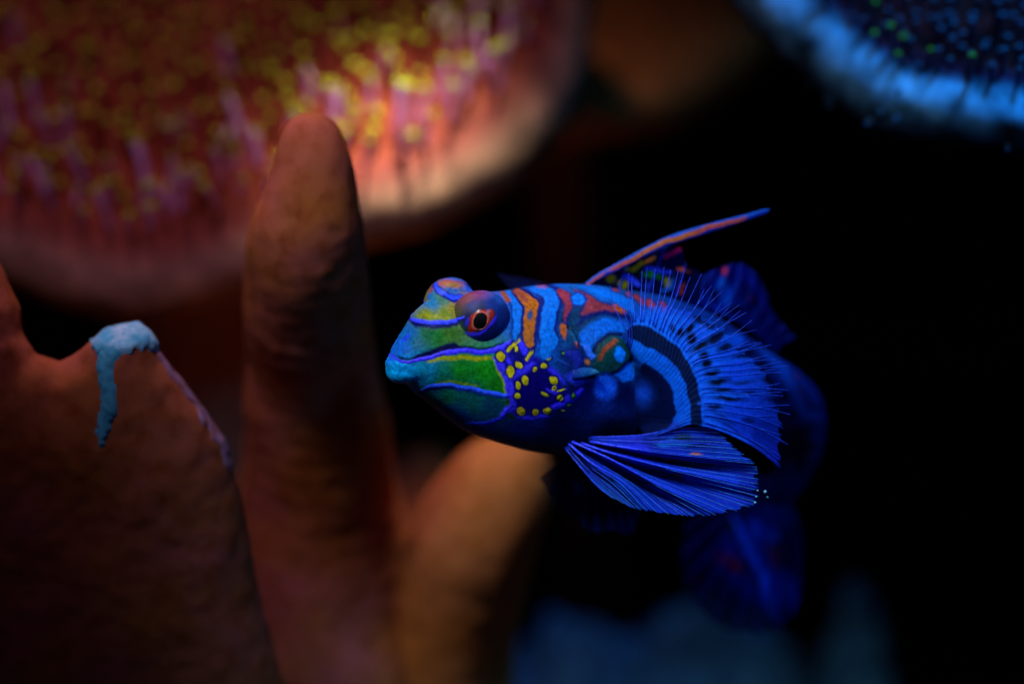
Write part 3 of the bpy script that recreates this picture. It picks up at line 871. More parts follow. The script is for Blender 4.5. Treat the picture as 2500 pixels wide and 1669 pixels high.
# rear flank: light rings, dark eyes and small rust dots
ID = lambda p: np.array(p, float)
for x, y, rx, ry, c in ((1772, 715, 16, 34, (10, 100, 225)), (1720, 800, 26, 18, (8, 90, 210)), (1790, 830, 24, 16, (8, 80, 200)), (1840, 790, 16, 22, (8, 70, 190)), (1760, 905, 26, 20, (6, 70, 190)),
                        (1948, 1085, 34, 46, (2, 6, 30)), (1860, 900, 18, 30, (2, 14, 60)), (1750, 730, 16, 20, (1, 8, 50)), (1815, 745, 18, 14, (1, 8, 50)), (1825, 860, 22, 12, (1, 8, 50))):
    skin.spot(ID, 1, x, y, rx, ry, c, soft=8)
skin.line(ID, 1, [(1860, 850), (1910, 900), (1945, 970), (1965, 1010), (2005, 1020)], 20, (8, 66, 160), soft=12)
for x, y, rx, ry in ((1880, 930, 14, 9), (1915, 965, 10, 16), (1935, 1010, 14, 9), (1975, 1045, 9, 14), (1900, 1010, 12, 16), (1840, 905, 16, 9), (1985, 1090, 9, 12), (1915, 1110, 14, 10), (1955, 1140, 12, 12), (1800, 880, 12, 9), (1925, 1060, 10, 14)):
    skin.spot(ID, 1, x, y, rx, ry, (1, 6, 36), 30, soft=7)
for x, y in ((1770, 662), (1825, 775), (1860, 812), (1888, 815), (1945, 920), (1955, 950), (1930, 1070), (1965, 1065), (1975, 1110), (1985, 1098)):
    skin.spot(ID, 1, x, y, 4, 5, (130, 40, 50), soft=6, op=.7)

# --- body surface -----------------------------------------------------------
head_f = (-.892, -.451, 0.0); head_u = (.099, -.196, .976)
# px, top, bottom, axis y, half width, axis depth, forward, up
ST = [
    (945, 884, 886, 885, 1.0, 4, head_f, head_u),
    (947, 880, 900, 887, 10, 5, head_f, head_u),
    (951, 875, 917, 890, 19, 7, head_f, head_u),
    (957, 862, 928, 892, 29, 9, head_f, head_u),
    (966, 840, 934, 890, 41, 13, head_f, head_u),
    (978, 820, 935, 886, 52, 18, head_f, head_u),
    (990, 800, 934, 882, 61, 23, head_f, head_u),
    (1000, 783, 938, 878, 68, 28, head_f, head_u),
    (1017, 757, 957, 872, 78, 36, head_f, head_u),
    (1040, 737, 975, 868, 91, 46, head_f, head_u),
    (1070, 727, 997, 870, 104, 59, head_f, head_u),
    (1110, 720, 1029, 876, 117, 77, head_f, head_u),
    (1150, 715, 1055, 882, 129, 95, head_f, head_u),
    (1190, 712, 1071, 887, 138, 112, head_f, head_u),
    (1230, 708, 1084, 892, 145, 128, head_f, head_u),
    (1290, 697, 1101, 896, 149, 150, head_f, head_u),
    (1350, 691, 1112, 900, 148, 172, head_f, head_u),
    (1430, 692, 1120, 904, 142, 200, (-.90, -.43, 0), head_u),
    (1500, 702, 1118, 907, 132, 228, (-.88, -.47, 0), head_u),
    (1580, 714, 1105, 910, 118, 272, (-.80, -.60, .03), head_u),
    (1660, 738, 1085, 914, 104, 330, (-.72, -.69, .05), (.12, -.18, .97)),
    (1760, 795, 1062, 925, 88, 420, (-.65, -.75, .12), (.2, -.12, .97)),
    (1835, 850, 1062, 948, 72, 500, (-.6, -.75, .25), (.3, -.1, .93)),
    (1897, 0, 0, 968, 58, 580, (-.5, -.7, .45), (.55, -.1, .82)),
    (1938, 0, 0, 1005, 50, 650, (-.3, -.6, .75), (.88, 0, .45)),
    (1950, 0, 0, 1080, 42, 710, (-.05, -.4, .9), (1, 0, .05)),
    (1935, 0, 0, 1150, 33, 750, (.2, -.2, .95), (.95, 0, -.2)),
    (1905, 0, 0, 1205, 24, 770, (.5, -.1, .85), (.85, 0, -.4)),
    (1890, 0, 0, 1225, 14, 775, (.55, -.1, .83), (.83, 0, -.5)),
]
rear_h = {1897: 86, 1938: 78, 1950: 68, 1935: 52, 1905: 38, 1890: 20}
rows = []
for x, yt, yb, yc, w, d, f, u in ST:
    f = norm(f); l = norm(np.cross(f, u)); u2 = np.cross(l, f)
    if l[1] > 0: l = -l
    u2 = np.cross(f, l); u2 = u2 if u2 @ np.array(u) > 0 else -u2
    if yt == 0:
        hu = hd = rear_h[x]
    else:
        hu = math.sqrt(max((yc - yt)**2 - (l[2] * w)**2, 1)) / u2[2]
        hd = math.sqrt(max((yb - yc)**2 - (l[2] * w)**2, 1)) / u2[2]
    rows.append(np.concatenate([U(x, yc, d), f, l, u2, [w, hu, hd]]))
rows = np.array(rows)
sc = np.concatenate([[0], np.cumsum(np.linalg.norm(np.diff(rows[:, :3], axis=0), axis=1))])
s_head = np.interp(1520, [r[0] for r in ST[:20]], sc[:20])
sq = np.unique(np.concatenate([sc[0] + (s_head - sc[0]) * np.linspace(0, 1, 430) ** 1.05, np.linspace(s_head, sc[-1], 190)]))
rw = hermite(sc, rows, sq)
Cc = rw[:, :3]; ll = norm(rw[:, 6:9]); uu = norm(rw[:, 9:12] - np.sum(rw[:, 9:12] * ll, 1, keepdims=True) * ll)
ww = np.maximum(rw[:, 12], .5); hu = np.maximum(rw[:, 13], .5); hd = np.maximum(rw[:, 14], .5)
NT = 460
tht = np.linspace(0, 2 * np.pi, NT, endpoint=False)
ct, sn = np.cos(tht)[None], np.sin(tht)[None]
hh = np.where(sn > 0, hu[:, None], hd[:, None])
ex = 2.25
rad = (np.abs(ct / ww[:, None])**ex + np.abs(sn / hh)**ex) ** (-1 / ex)
dirs = ct[..., None] * ll[:, None] + sn[..., None] * uu[:, None]
EYE_R = 70.0
E_near = U(1174, 777, 6)
ih = int(np.argmin(np.abs((E_near - Cc) @ norm(np.array(head_f)))))
a_e = (E_near - Cc[ih]) @ ll[ih]
E_refl = E_near - 2 * a_e * ll[ih]
E_far = U(1098, 742, E_refl[1])
bump = np.zeros_like(rad)
for E, R in ((E_near, 57.0), (E_far, 65.0)):
    v = E - Cc[:, None]
    b = np.sum(dirs * v, -1)
    disc = b**2 - (np.sum(v * v, -1) - R * R)
    r2 = np.where((disc > 0) & (b > 0), b + np.sqrt(np.maximum(disc, 0)), 0)
    bump = np.maximum(bump, np.maximum(r2 - rad, 0))


def blur2(a, n):
    for _ in range(n):
        a = (a + np.roll(a, 1, 1) + np.roll(a, -1, 1)) / 3
        p = np.pad(a, ((1, 1), (0, 0)), mode='edge')
        a = (p[:-2] + p[1:-1] + p[2:]) / 3
    return a


bump = blur2(bump, 16)
rad = blur2(rad, 2) if False else rad
Vb = Cc[:, None] + dirs * (rad + bump)[..., None]
# soft anatomy: gill-cover swelling, cheek hollow and arm stump
lat = np.sum((Vb - Cc[:, None]) * ll[:, None], -1)


def flank_coords(V, lat, w):
    m = lat < -0.5 * w
    Vm = np.where(m[..., None], V - 2 * lat[..., None] * ll[:, None], V)
    return proj(Vm)


PX, PY = flank_coords(Vb, lat, ww[:, None])
soft_h = np.zeros_like(rad)
for x, y, rx, ry, h in ((1330, 900, 95, 90, 12), (1495, 860, 60, 55, 16), (1080, 905, 90, 30, 5), (1100, 825, 90, 22, -4), (1400, 790, 30, 40, -5), (1395, 930, 40, 60, 6)):
    soft_h += h * np.exp(-((PX - x) / rx)**2 - ((PY - y) / ry)**2)
side = np.clip(np.abs(lat) / (0.35 * ww[:, None]), 0, 1)
Vb = Vb + dirs * (soft_h * side)[..., None]
lat = np.sum((Vb - Cc[:, None]) * ll[:, None], -1)
PX, PY = flank_coords(Vb, lat, ww[:, None])
Cb, Hb = skin.eval(PX.ravel(), PY.ravel())
Cb = Cb * (1 + 0.22 * fbm(Vb.reshape(-1, 3) / 9.0 + 3, 3) + 0.16 * fbm(Vb.reshape(-1, 3) / 45.0, 2))[:, None]
Cb = Cb.reshape(PX.shape + (3,)); Hb = Hb.reshape(PX.shape)
gs = np.gradient(Vb, axis=0); gt = np.roll(Vb, -1, 1) - np.roll(Vb, 1, 1)
nb = norm(np.cross(gs, gt)); nb *= np.sign(np.sum(nb * dirs, -1))[..., None]
nb[:3] = dirs[:3]
wr = 0.35 * fbm(Vb / 6.0, 2) + 0.8 * fbm(Vb / 26.0 + 5, 2)
Vb = Vb + nb * (Hb * 0.6 + wr)[..., None]
# close both ends with a point
V = np.concatenate([np.repeat(Cc[:1], NT, 0), Vb.reshape(-1, 3), np.repeat(Cc[-1:], NT, 0)])
Cf = np.concatenate([Cb[0], Cb.reshape(-1, 3), Cb[-1]])
F = grid_faces(len(sq) + 2, NT, True)
if np.sum(np.cross(V[F[5000, 1]] - V[F[5000, 0]], V[F[5000, 3]] - V[F[5000, 0]]) * nb.reshape(-1, 3)[max(F[5000, 0] - NT, 0)]) < 0:
    F = F[:, ::-1]
mesh_obj("body", V, F, M_skin, fish, col=Cf, base=FB)

# --- eyes -------------------------------------------------------------------
eyep = Paint()
eyep.base([(865, 640, (4, 22, 85)), (700, 620, (20, 60, 60)), (640, 560, (40, 80, 50)), (650, 420, (70, 70, 40)), (700, 330, (95, 60, 60)), (800, 350, (14, 22, 100)), (950, 350, (6, 40, 120)),
           (1030, 400, (4, 40, 120)), (1060, 520, (4, 45, 130)), (1000, 600, (3, 25, 95)), (950, 500, (5, 14, 80)), (770, 480, (6, 12, 70)), (870, 400, (3, 8, 60)), (870, 580, (8, 12, 80)), (850, 690, (6, 50, 110)), (950, 240, (8, 80, 170)), (1050, 300, (30, 80, 170)), (600, 500, (50, 95, 60))], Z1)
eyep.spot(Z1, K1, 830, 262, 118, 42, (140, 44, 95), -12, soft=20, op=.8)
eyep.spot(Z1, K1, 760, 300, 50, 30, (130, 66, 66), -30, soft=10, op=.8)
eyep.line(Z1, K1, [(620, 500), (650, 484), (725, 464)], 50, (0, 2, 80), soft=5)
eyep.line(Z1, K1, [(610, 496), (650, 480), (725, 464)], 30, (58, 72, 255), h=2.5, soft=2)
eyep.line(Z1, K1, [(745, 590), (790, 610), (850, 600), (900, 560), (960, 500), (990, 450)], 30, (50, 36, 215), soft=5, h=1)
eyep.line(Z1, K1, [(740, 520), (770, 470)], 22, (40, 40, 200), soft=5)


def eye(E, mirror):
    nt, npn = 150, 240
    t = np.linspace(0.002, np.pi * 0.62, nt); p = np.linspace(0, 2 * np.pi, npn, endpoint=False)
    gaze = norm(np.array([0.0, -1.0, -0.06]) + 0.04 * ll[ih])
    ax = norm(np.cross(gaze, [0, 0, 1])); ay = np.cross(ax, gaze)
    T, Q = np.meshgrid(t, p, indexing='ij')

    def on(T, Q, r):
        return E_near + (0.82 * r * np.cos(T))[..., None] * gaze + (r * np.sin(T) * np.cos(Q))[..., None] * ax + (r * np.sin(T) * np.sin(Q))[..., None] * ay
    # ax points to image left or right: find out so the iris corners land on the right side
    sgn = 1.0 if ax[0] > 0 else -1.0
    V = on(T, Q, np.full(T.shape, EYE_R) + 1.5 * np.sin(3 * Q) * np.sin(T)**2)
    X, Y = proj(V)
    C, H = eyep.eval(X.ravel(), Y.ravel())
    # pupil axis on the dome
    V = V + norm(V - E_near) * H.reshape(T.shape)[..., None]

    def fin(v):
        v = v.reshape(-1, 3)
        if mirror:
            a = (v - Cc[ih]) @ ll[ih]
            v = v - 2 * a[:, None] * ll[ih] + (E_far - E_refl)
        return v
    F = grid_faces(nt, npn, True)
    if mirror: F = F[:, ::-1]
    Vd = fin(V)
    if mirror: Vd = E_far + 0.96 * (Vd - E_far)
    if mirror:     # the far dome carries its own marks, read on that side of the head
        X, Y = proj(Vd); C, H = skin.eval(X, Y)
    dome = mesh_obj("eye", Vd, F, M_eye, fish, col=C, base=FB)
    # iris: annular dish with two drawn-out corners
    pc = Z1((862, 494)); tgt = U(pc[0], pc[1], 0)
    g2 = norm(np.array([tgt[0] - E_near[0], -math.sqrt(EYE_R**2 - (tgt[0] - E_near[0])**2 - (tgt[2] - E_near[2])**2), tgt[2] - E_near[2]]))
    ax2 = norm(np.cross(g2, [0, 0, 1])); ax2 = ax2 * (1 if ax2[0] > 0 else -1); ay2 = np.array([0, 0, 1.0]) - g2[2] * g2; ay2 = norm(ay2)
    q = np.linspace(0, 2 * np.pi, 96, endpoint=False)
    Rin = 18.5 + 2.4 * np.cos(2 * (q - math.radians(70)))
    corner = lambda q0, wd: np.exp(-(((q - q0 + np.pi) % (2 * np.pi) - np.pi) / wd)**2)
    Rout = 26 + 16 * corner(math.radians(38), .42) + 14 * corner(math.radians(222), .42) + 1.5 * np.sin(5 * q)
    k = np.linspace(0, 1, 16)[:, None]
    rr = Rin + (Rout - Rin) * k
    hgt = 1.1 * np.exp(-((k - .16) / .16)**2) + 0.5 * (1 - k) - 0.6 * k + 0.2 + 0 * rr
    def disc(rr, hgt, q):
        r0 = 0.82 * np.sqrt(np.maximum(EYE_R**2 - rr**2, 0)) + hgt + 0.8
        return E_near + r0[..., None] * g2 + (rr * np.cos(q))[..., None] * ax2 + (rr * np.sin(q))[..., None] * ay2
    Vi = disc(rr, hgt, q + 0 * rr)
    ci = lin((215, 98, 80)) * (1 - sstep(.12, .5, k))[..., None] + lin((165, 40, 18)) * sstep(.12, .5, k)[..., None]
    dk = sstep(.8, 1, k)[..., None]
    ci = ci * (1 - dk) + lin((60, 10, 50)) * dk + 0 * Vi
    low = (0.5 - 0.5 * np.sin(q))[None, :, None]
    ci = ci * (1 - 0.3 * low)
    Fi = grid_faces(16, 96, True)
    iris = mesh_obj("iris", fin(Vi), Fi[:, ::-1] if mirror else Fi, M_iris, dome, col=ci.reshape(-1, 3), base=FB)
    kp = np.linspace(0.001, 1.04, 8)[:, None]
    Vp = disc(Rin * kp, 0.15 + 0.5 * (1 - kp**2) + 0 * Rin * kp, q + 0 * kp)
    Fp = grid_faces(8, 96, True)
    mesh_obj("pupil", fin(Vp), Fp[:, ::-1] if mirror else Fp, M_pupil, dome, base=FB)


eye(E_near, False)
eye(E_far, True)

# --- gill-cover spine -------------------------------------------------------
def body_front(px, py):
    """depth of the near flank at a photograph pixel (nearest body vertex)"""
    X, Y = proj(Vb)
    m = (lat > 0)
    d2 = np.where(m, (X - px)**2 + (Y - py)**2, 1e9)
    i = np.unravel_index(np.argmin(d2), d2.shape)
    return Vb[i][1]


c0 = Z3([(180, 1330), (300, 1320), (400, 1310), (460, 1312), (512, 1320)])
dd = [body_front(*c0[0]) + 6, body_front(*c0[1]) - 2, body_front(*c0[2]) - 9, body_front(*c0[2]) - 12, body_front(*c0[2]) - 13]
P = hermite(np.arange(5), U(c0[:, 0], c0[:, 1], dd), np.linspace(0, 4, 24))
R = np.interp(np.linspace(0, 4, 24), [0, 1, 2, 3, 4], [16, 15, 11, 7, .6])
sv, sf = tube(P, R, 16, 0.6)
tq = np.clip((proj(sv)[0] - c0[0, 0]) / (c0[-1, 0] - c0[0, 0]), 0, 1)[:, None]
mesh_obj("gill_spine", sv, sf, M_skin, fish, col=lin((14, 40, 130)) * (1 - tq) + lin((12, 90, 130)) * tq, base=FB)


# --- fins -------------------------------------------------------------------
def fin_grid(ctrl, na, nr, tc=None, rc=None):
    """ctrl: (lines, points, 3) photograph px, py, depth -> dense grid of 3-D points"""
    ctrl = np.array(ctrl, float)
    A, B, _ = ctrl.shape
    tc = np.linspace(0, 1, A) if tc is None else np.array(tc, float)
    rc = np.linspace(0, 1, B) if rc is None else np.array(rc, float)
    g = hermite(tc, ctrl, np.linspace(0, 1, na))
    g = hermite(rc, np.swapaxes(g, 0, 1), np.linspace(0, 1, nr))
    return np.swapaxes(g, 0, 1)       # (na, nr, 3)


def lookup(G, a, r):
    na, nr = G.shape[:2]
    a = np.clip(a, 0, 1) * (na - 1); r = np.clip(r, 0, 1) * (nr - 1)
    i = np.clip(np.floor(a).astype(int), 0, na - 2); j = np.clip(np.floor(r).astype(int), 0, nr - 2)
    fa = (a - i)[..., None]; fr = (r - j)[..., None]
    return (G[i, j] * (1 - fa) + G[i + 1, j] * fa) * (1 - fr) + (G[i, j + 1] * (1 - fa) + G[i + 1, j + 1] * fa) * fr


# pectoral fan: five guide curves, from the arm outwards, for rays 0..30
ti = np.arange(31)
def guide(keys):
    k = np.array(keys, float)
    return hermite(k[:, 0], k[:, 1:], ti.astype(float))
g0 = guide([(0, 1528, 846, 62), (6, 1540, 868, 66), (12, 1546, 900, 74), (18, 1545, 945, 84), (24, 1548, 1000, 92), (30, 1556, 1040, 100)])
for _i in range(31): g0[_i, 2] = min(body_front(g0[_i, 0], g0[_i, 1]) + 6, 165)
g1 = guide([(0, 1531, 836, 56), (6, 1556, 868, 56), (12, 1592, 902, 58), (18, 1625, 945, 62), (24, 1644, 1000, 68), (27, 1642, 1032, 76), (30, 1600, 1062, 84)])
g2 = guide([(0, 1532, 822, 52), (3, 1549, 832, 50), (6, 1572, 845, 48), (9, 1598, 856, 46), (12, 1622, 869, 46), (15, 1643, 889, 46), (18, 1659, 911, 48), (21, 1672, 937, 50), (24, 1679, 968, 52), (27, 1686, 1006, 56), (30, 1683, 1036, 62)])
g3 = guide([(0, 1527, 806, 48), (3, 1550, 792, 44), (6, 1581, 796, 41), (9, 1606, 812, 40), (12, 1632, 828, 40), (15, 1657, 849, 40), (18, 1676, 877, 41), (21, 1693, 909, 42), (24, 1705, 948, 44), (27, 1713, 1000, 48), (30, 1713, 1040, 54)])
tip = np.array([(1486, 690), (1506, 680), (1528, 672), (1546, 664), (1565, 655), (1583, 643), (1603, 639), (1622, 638), (1640, 640), (1657, 643), (1672, 650), (1695, 658), (1718, 666), (1745, 682), (1762, 708),
                (1785, 727), (1812, 742), (1840, 752), (1850, 785), (1862, 815), (1890, 842), (1912, 862), (1925, 888), (1934, 911), (1937, 935), (1937, 965), (1936, 997), (1930, 1035), (1926, 1080), (1923, 1122), (1921, 1154)], float)
tip += np.random.default_rng(12).normal(0, 4.0, tip.shape)
g4 = np.column_stack([tip, np.interp(ti, [0, 8, 15, 24, 30], [72, 58, 52, 66, 84])])
g35 = 0.5 * g3 + 0.5 * g4
bow = np.interp(ti, [0, 3, 8, 16, 22, 26, 28, 30], [-8, -2, 4, 0, -2, 2, -12, -16])
tv = norm(g4[:, :2] - g3[:, :2]); g35[:, 0] += -tv[:, 1] * bow; g35[:, 1] += tv[:, 0] * bow
RC = [0, .2, .32, .42, .7, 1.0]
Gpec = fin_grid(np.stack([g0, g1, g2, g3, g35, g4], 1), 31, 101, rc=RC)
na, nr = 361, 190
memb = np.interp(np.linspace(0, 30, na), [0, 2, 3, 5, 8, 12, 16, 20, 24, 27, 30], [.43, .44, .5, .58, .64, .69, .74, .79, .87, .93, .95])
memb = memb - 0.03 * np.abs(np.sin(np.linspace(0, 30, na) * np.pi)) + 0.01 * fbm(np.stack([np.linspace(0, 60, na)] * 3, -1), 2)
aa = np.linspace(0, 1, na)[:, None]; rq = np.linspace(0, 1, nr)[None] * memb[:, None]
Gs = lookup(Gpec, aa + 0 * rq, rq)
ridge = np.cos(aa * 30 * 2 * np.pi)
Gs[..., 2] += -0.45 * ridge * sstep(.15, .35, rq) - 14 * np.sin(np.pi * np.clip(rq / .45, 0, 1)) * 0.6
Gs[..., 2] += 3.0 * np.sin(aa * 23 + rq * 5) * rq
pec = Paint()
pec.base([(1560, 850, (4, 100, 220)), (1600, 890, (4, 92, 215)), (1660, 930, (6, 92, 215)), (1670, 1000, (6, 90, 215)), (1590, 780, (14, 112, 240)), (1640, 800, (14, 108, 240)), (1700, 860, (14, 104, 240)), (1730, 930, (16, 102, 240)),
          (1740, 1000, (16, 90, 230)), (1560, 740, (20, 60, 200)), (1620, 720, (20, 60, 200)), (1680, 740, (12, 70, 200)), (1740, 790, (10, 92, 228)), (1790, 850, (10, 84, 225)), (1800, 920, (12, 74, 222)), (1800, 1000, (12, 68, 215)),
          (1870, 900, (10, 60, 190)), (1880, 980, (10, 54, 190)), (1850, 1060, (8, 36, 160)), (1900, 1130, (20, 40, 190)), (1820, 1060, (16, 60, 210)), (1640, 1060, (10, 50, 160))], ID)
# inner dark patch with a dim blob
pec.poly(R3, [(770, 110), (800, 95), (850, 125), (960, 200), (1030, 280), (1060, 380), (1085, 560), (1040, 660), (980, 700), (800, 760), (300, 770), (300, 560), (530, 500), (530, 260), (700, 270), (745, 200)], (2, 14, 62), soft=5)
pec.spot(R3, KR3, 780, 380, 80, 100, (8, 34, 120), 5, soft=10); pec.spot(R3, KR3, 830, 560, 90, 90, (3, 14, 62), 5, soft=20)
pec.poly(R3, [(540, 240), (640, 130), (740, 60), (760, 110), (735, 200), (660, 262)], (6, 125, 250), soft=6)
# dark collar
col_in = g2[:, :2]; col_out = g3[:, :2]
pec.poly(ID, np.concatenate([col_in + (col_out - col_in) * 0.04, (col_out)[::-1]]), (3, 22, 66), soft=4)
blots = [(270, 755, 36, 42, 0), (385, 810, 40, 52, 20), (480, 895, 85, 32, -32), (650, 800, 85, 40, -35), (585, 660, 46, 46, 0), (475, 590, 55, 62, -50), (745, 905, 78, 30, -22), (545, 1075, 46, 36, -25),
         (520, 990, 46, 32, -25), (605, 1175, 66, 30, -14), (670, 1270, 92, 30, -8), (710, 1365, 92, 24, 3), (780, 1447, 124, 24, 5), (625, 1530, 70, 30, 8), (920, 1282, 82, 13, -3), (1000, 1390, 74, 15, 0),
         (660, 360, 52, 72, 20), (730, 500, 58, 92, 38), (1050, 945, 74, 40, -20), (920, 1000, 60, 18, 0), (1210, 1090, 62, 32, 0), (1240, 1250, 74, 36, 5), (1300, 1390, 84, 28, 0), (1290, 1310, 62, 14, 0), (1330, 1460, 112, 24, 0),
         (1340, 1530, 84, 26, 0), (900, 480, 50, 40, -30), (830, 660, 40, 40, 0), (1130, 810, 40, 34, 0), (370, 700, 30, 60, 35), (180, 700, 22, 34, 0)]
for x, y, rx, ry, ro in blots:
    pec.spot(R2, KR2, x, y, rx * 1.3, ry * 1.25, (0, 4, 26), ro, soft=8, op=1.0)
for x, y, rx, ry, ro in ((1430, 490, 56, 30, 10), (1740, 625, 62, 28, 10), (1520, 600, 100, 18, 30), (1560, 670, 120, 12, 32), (1880, 90, 70, 40, 0), (1500, 730, 80, 12, 28), (1600, 860, 120, 30, 28)):
    pec.spot(R3, KR3, x, y, rx, ry, (3, 14, 80), ro, soft=6, op=.8)
for pts in ([(1330, 600), (1480, 680), (1650, 760), (1730, 830)], [(1440, 730), (1560, 790), (1700, 860)], [(1290, 470), (1420, 460), (1600, 480)], [(1400, 380), (1560, 385), (1740, 395)]):
    pec.line(R3, KR3, pts, 34, (24, 110, 250), soft=6, op=.75)
Xp, Yp = Gs[..., 0].ravel(), Gs[..., 1].ravel()
Cp, Hp = pec.eval(Xp, Yp)
rowl = (0.5 - 0.5 * ridge + 0 * rq).ravel()        # membrane between the rays is a little darker than over them
Cp = Cp * (1 - 0.10 * rowl * sstep(.2, .4, rq).ravel())[:, None]
Csk, _ = skin.eval(Xp, Yp); bl_ = (1 - sstep(.02, .13, rq)).ravel()[:, None]
Cp = Cp * (1 - bl_) + Csk * bl_
inn = ((1 - sstep(.15, .2, rq)) * sstep(7 / 30, 12 / 30, aa)).ravel()[:, None] * 0.93
blob = np.exp(-((Xp - 1570) / 20)**2 - ((Yp - 962) / 26)**2)[:, None]
Cp = Cp * (1 - inn) + inn * (lin((2, 14, 58)) * (1 - blob) + lin((16, 74, 210)) * blob)
al = np.interp(rq.ravel(), [0, .42, .6, .85, 1], [1, 1, .95, .68, .35])
top = np.interp((aa * 30 + 0 * rq).ravel(), [0, 4, 9, 14], [.25, .35, .8, 1])
al = np.where(rq.ravel() > .42, al * (top + (1 - top) * (1 - sstep(.42, .52, rq.ravel()))), al)
pf = mesh_obj("pectoral_fin", U(Xp, Yp, Gs[..., 2].ravel()), grid_faces(na, nr), M_fin, fish, col=np.column_stack([Cp, al]), base=FB)


def ray_mesh(G, a, r0, r1, w0, w1, c0, c1, lift=2.5, fork=0.0, name="ray", parent=None, seed=0, nseg=22, depthfn=None):
    rg = np.random.default_rng(seed)
    parts, cols = [], []
    rr = np.linspace(r0, r1, nseg)
    def strand(rr, off, wa, wb):
        p = lookup(G, np.full(len(rr), a) + off, rr)
        if depthfn is not None: p[:, 2] += depthfn(np.full(len(rr), a) + off, rr)
        p[:, 2] -= lift
        jit = np.linspace(0, 1, len(rr))
        p[:, 0] += rg.normal(0, .8) * np.sin(jit * 5 + rg.uniform(0, 6)) * jit
        p[:, 1] += rg.normal(0, .8) * np.sin(jit * 4 + rg.uniform(0, 6)) * jit
        P = U(p[:, 0], p[:, 1], p[:, 2])
        tt = np.linspace(0, 1, len(rr))
        bead = 1 + 0.16 * np.sin(np.arange(len(rr)) * 2.6)
        v, f = tube(P, (wa + (wb - wa) * tt) * bead, 6)
        ring = np.concatenate([[0], tt, [1]])
        cc = lin(c0) * (1 - ring[:, None]) + lin(c1) * ring[:, None]
        parts.append((v, f)); cols.append(np.repeat(cc, 6, 0))
    if fork:
        cut = r0 + (r1 - r0) * fork
        strand(np.linspace(r0, cut, nseg), np.zeros(nseg), w0, w0 * .75)
        sp = np.linspace(0, 1, nseg)
        dv = rg.uniform(.006, .012)
        strand(np.linspace(cut - .01, r1, nseg), dv * sp, w0 * .7, w1)
        strand(np.linspace(cut - .01, r1 - rg.uniform(0.0, .06), nseg), -dv * sp, w0 * .7, w1)
    else:
        strand(rr, np.zeros(nseg), w0, w1)
    V, F = merge(parts)
    return mesh_obj(name, V, F, M_ray, parent, col=np.concatenate(cols), base=FB)


dpec = lambda a, r: -8.4 * np.sin(np.pi * np.clip(r / .45, 0, 1)) - 1.6 * sstep(.15, .35, r) + 3.0 * np.sin(a * 23 + r * 5) * r
rgi = np.random.default_rng(21)
for i in range(31):
    ray_mesh(Gpec, np.clip(i / 30 + rgi.uniform(-.008, .008), 0, 1), .44 if i > 2 else .12, rgi.uniform(.93, 1.0), 1.7 if i < 11 else rgi.uniform(.6, 1.1), .5, (14, 84, 220) if i > 2 else (10, 28, 120), (40, 66, 230), fork=(0.6 if i > 12 else 0.0) if i != 30 else 0, parent=pf, seed=i, depthfn=dpec, lift=1.2)

# pelvic fin, deeply pleated
PV = [
    [(1462, 1076, 92), (1560, 1062, 84), (1655, 1046, 80), (1752, 1048, 84)],
    [(1464, 1081, 80), (1570, 1078, 66), (1680, 1080, 62), (1790, 1088, 66)],
    [(1462, 1086, 72), (1540, 1094, 52), (1650, 1110, 44), (1838, 1127, 50)],
    [(1452, 1089, 90), (1530, 1104, 112), (1660, 1130, 112), (1850, 1150, 74)],
    [(1440, 1089, 70), (1500, 1108, 46), (1640, 1144, 38), (1852, 1188, 44)],
    [(1430, 1088, 84), (1490, 1116, 92), (1630, 1164, 88), (1840, 1232, 58)],
    [(1416, 1084, 66), (1498, 1124, 42), (1605, 1182, 34), (1760, 1254, 40)],
    [(1414, 1088, 84), (1478, 1130, 92), (1570, 1186, 84), (1680, 1260, 56)],
    [(1412, 1090, 70), (1448, 1132, 46), (1520, 1178, 38), (1590, 1248, 44)],
    [(1409, 1096, 86), (1436, 1146, 72), (1486, 1188, 62), (1545, 1240, 56)],
    [(1404, 1100, 92), (1424, 1148, 78), (1460, 1188, 66), (1494, 1214, 62)],
]
PV = [[(r[0][0] - 26, r[0][1] - 9, r[0][2] + 12)] + r[1:] for r in PV]
Gpv = fin_grid(PV, 221, 81)
na, nr = 441, 150
NR = 44
aa = np.linspace(0, 1, na)[:, None]
edge = 1.0 - 0.022 * np.abs(np.sin(np.linspace(0, 1, na) * NR * np.pi / 2)) + 0.015 * fbm(np.stack([np.linspace(0, 40, na)] * 3, -1), 2)
rq = np.linspace(0, 1, nr)[None] * edge[:, None]
Gs = lookup(Gpv, aa + 0 * rq, rq)
fine = np.cos(aa * NR * 2 * np.pi)
Gs[..., 2] += -1.2 * fine * sstep(.1, .5, rq)
pel = Paint()
pel.base([(1480, 1120, (24, 60, 215)), (1560, 1110, (40, 52, 235)), (1640, 1120, (24, 46, 200)), (1560, 1170, (16, 60, 190)), (1620, 1200, (26, 62, 220)), (1700, 1190, (28, 62, 225)), (1780, 1190, (24, 66, 225)),
          (1830, 1180, (16, 40, 170)), (1700, 1240, (18, 56, 205)), (1560, 1230, (16, 62, 200)), (1500, 1190, (22, 80, 220)), (1700, 1080, (14, 50, 180)), (1780, 1100, (14, 56, 185)), (1600, 1068, (10, 40, 150)), (1420, 1095, (10, 40, 120)), (1440, 1150, (22, 60, 200))], ID)
pel.poly(R3, [(440, 1000), (560, 1060), (700, 1120), (820, 1170), (870, 1210), (760, 1200), (620, 1150), (480, 1060)], (3, 26, 44), soft=10)
pel.poly(R3, [(760, 1030), (900, 1060), (1060, 1100), (1160, 1140), (1140, 1180), (1000, 1150), (850, 1090)], (4, 34, 44), soft=8)
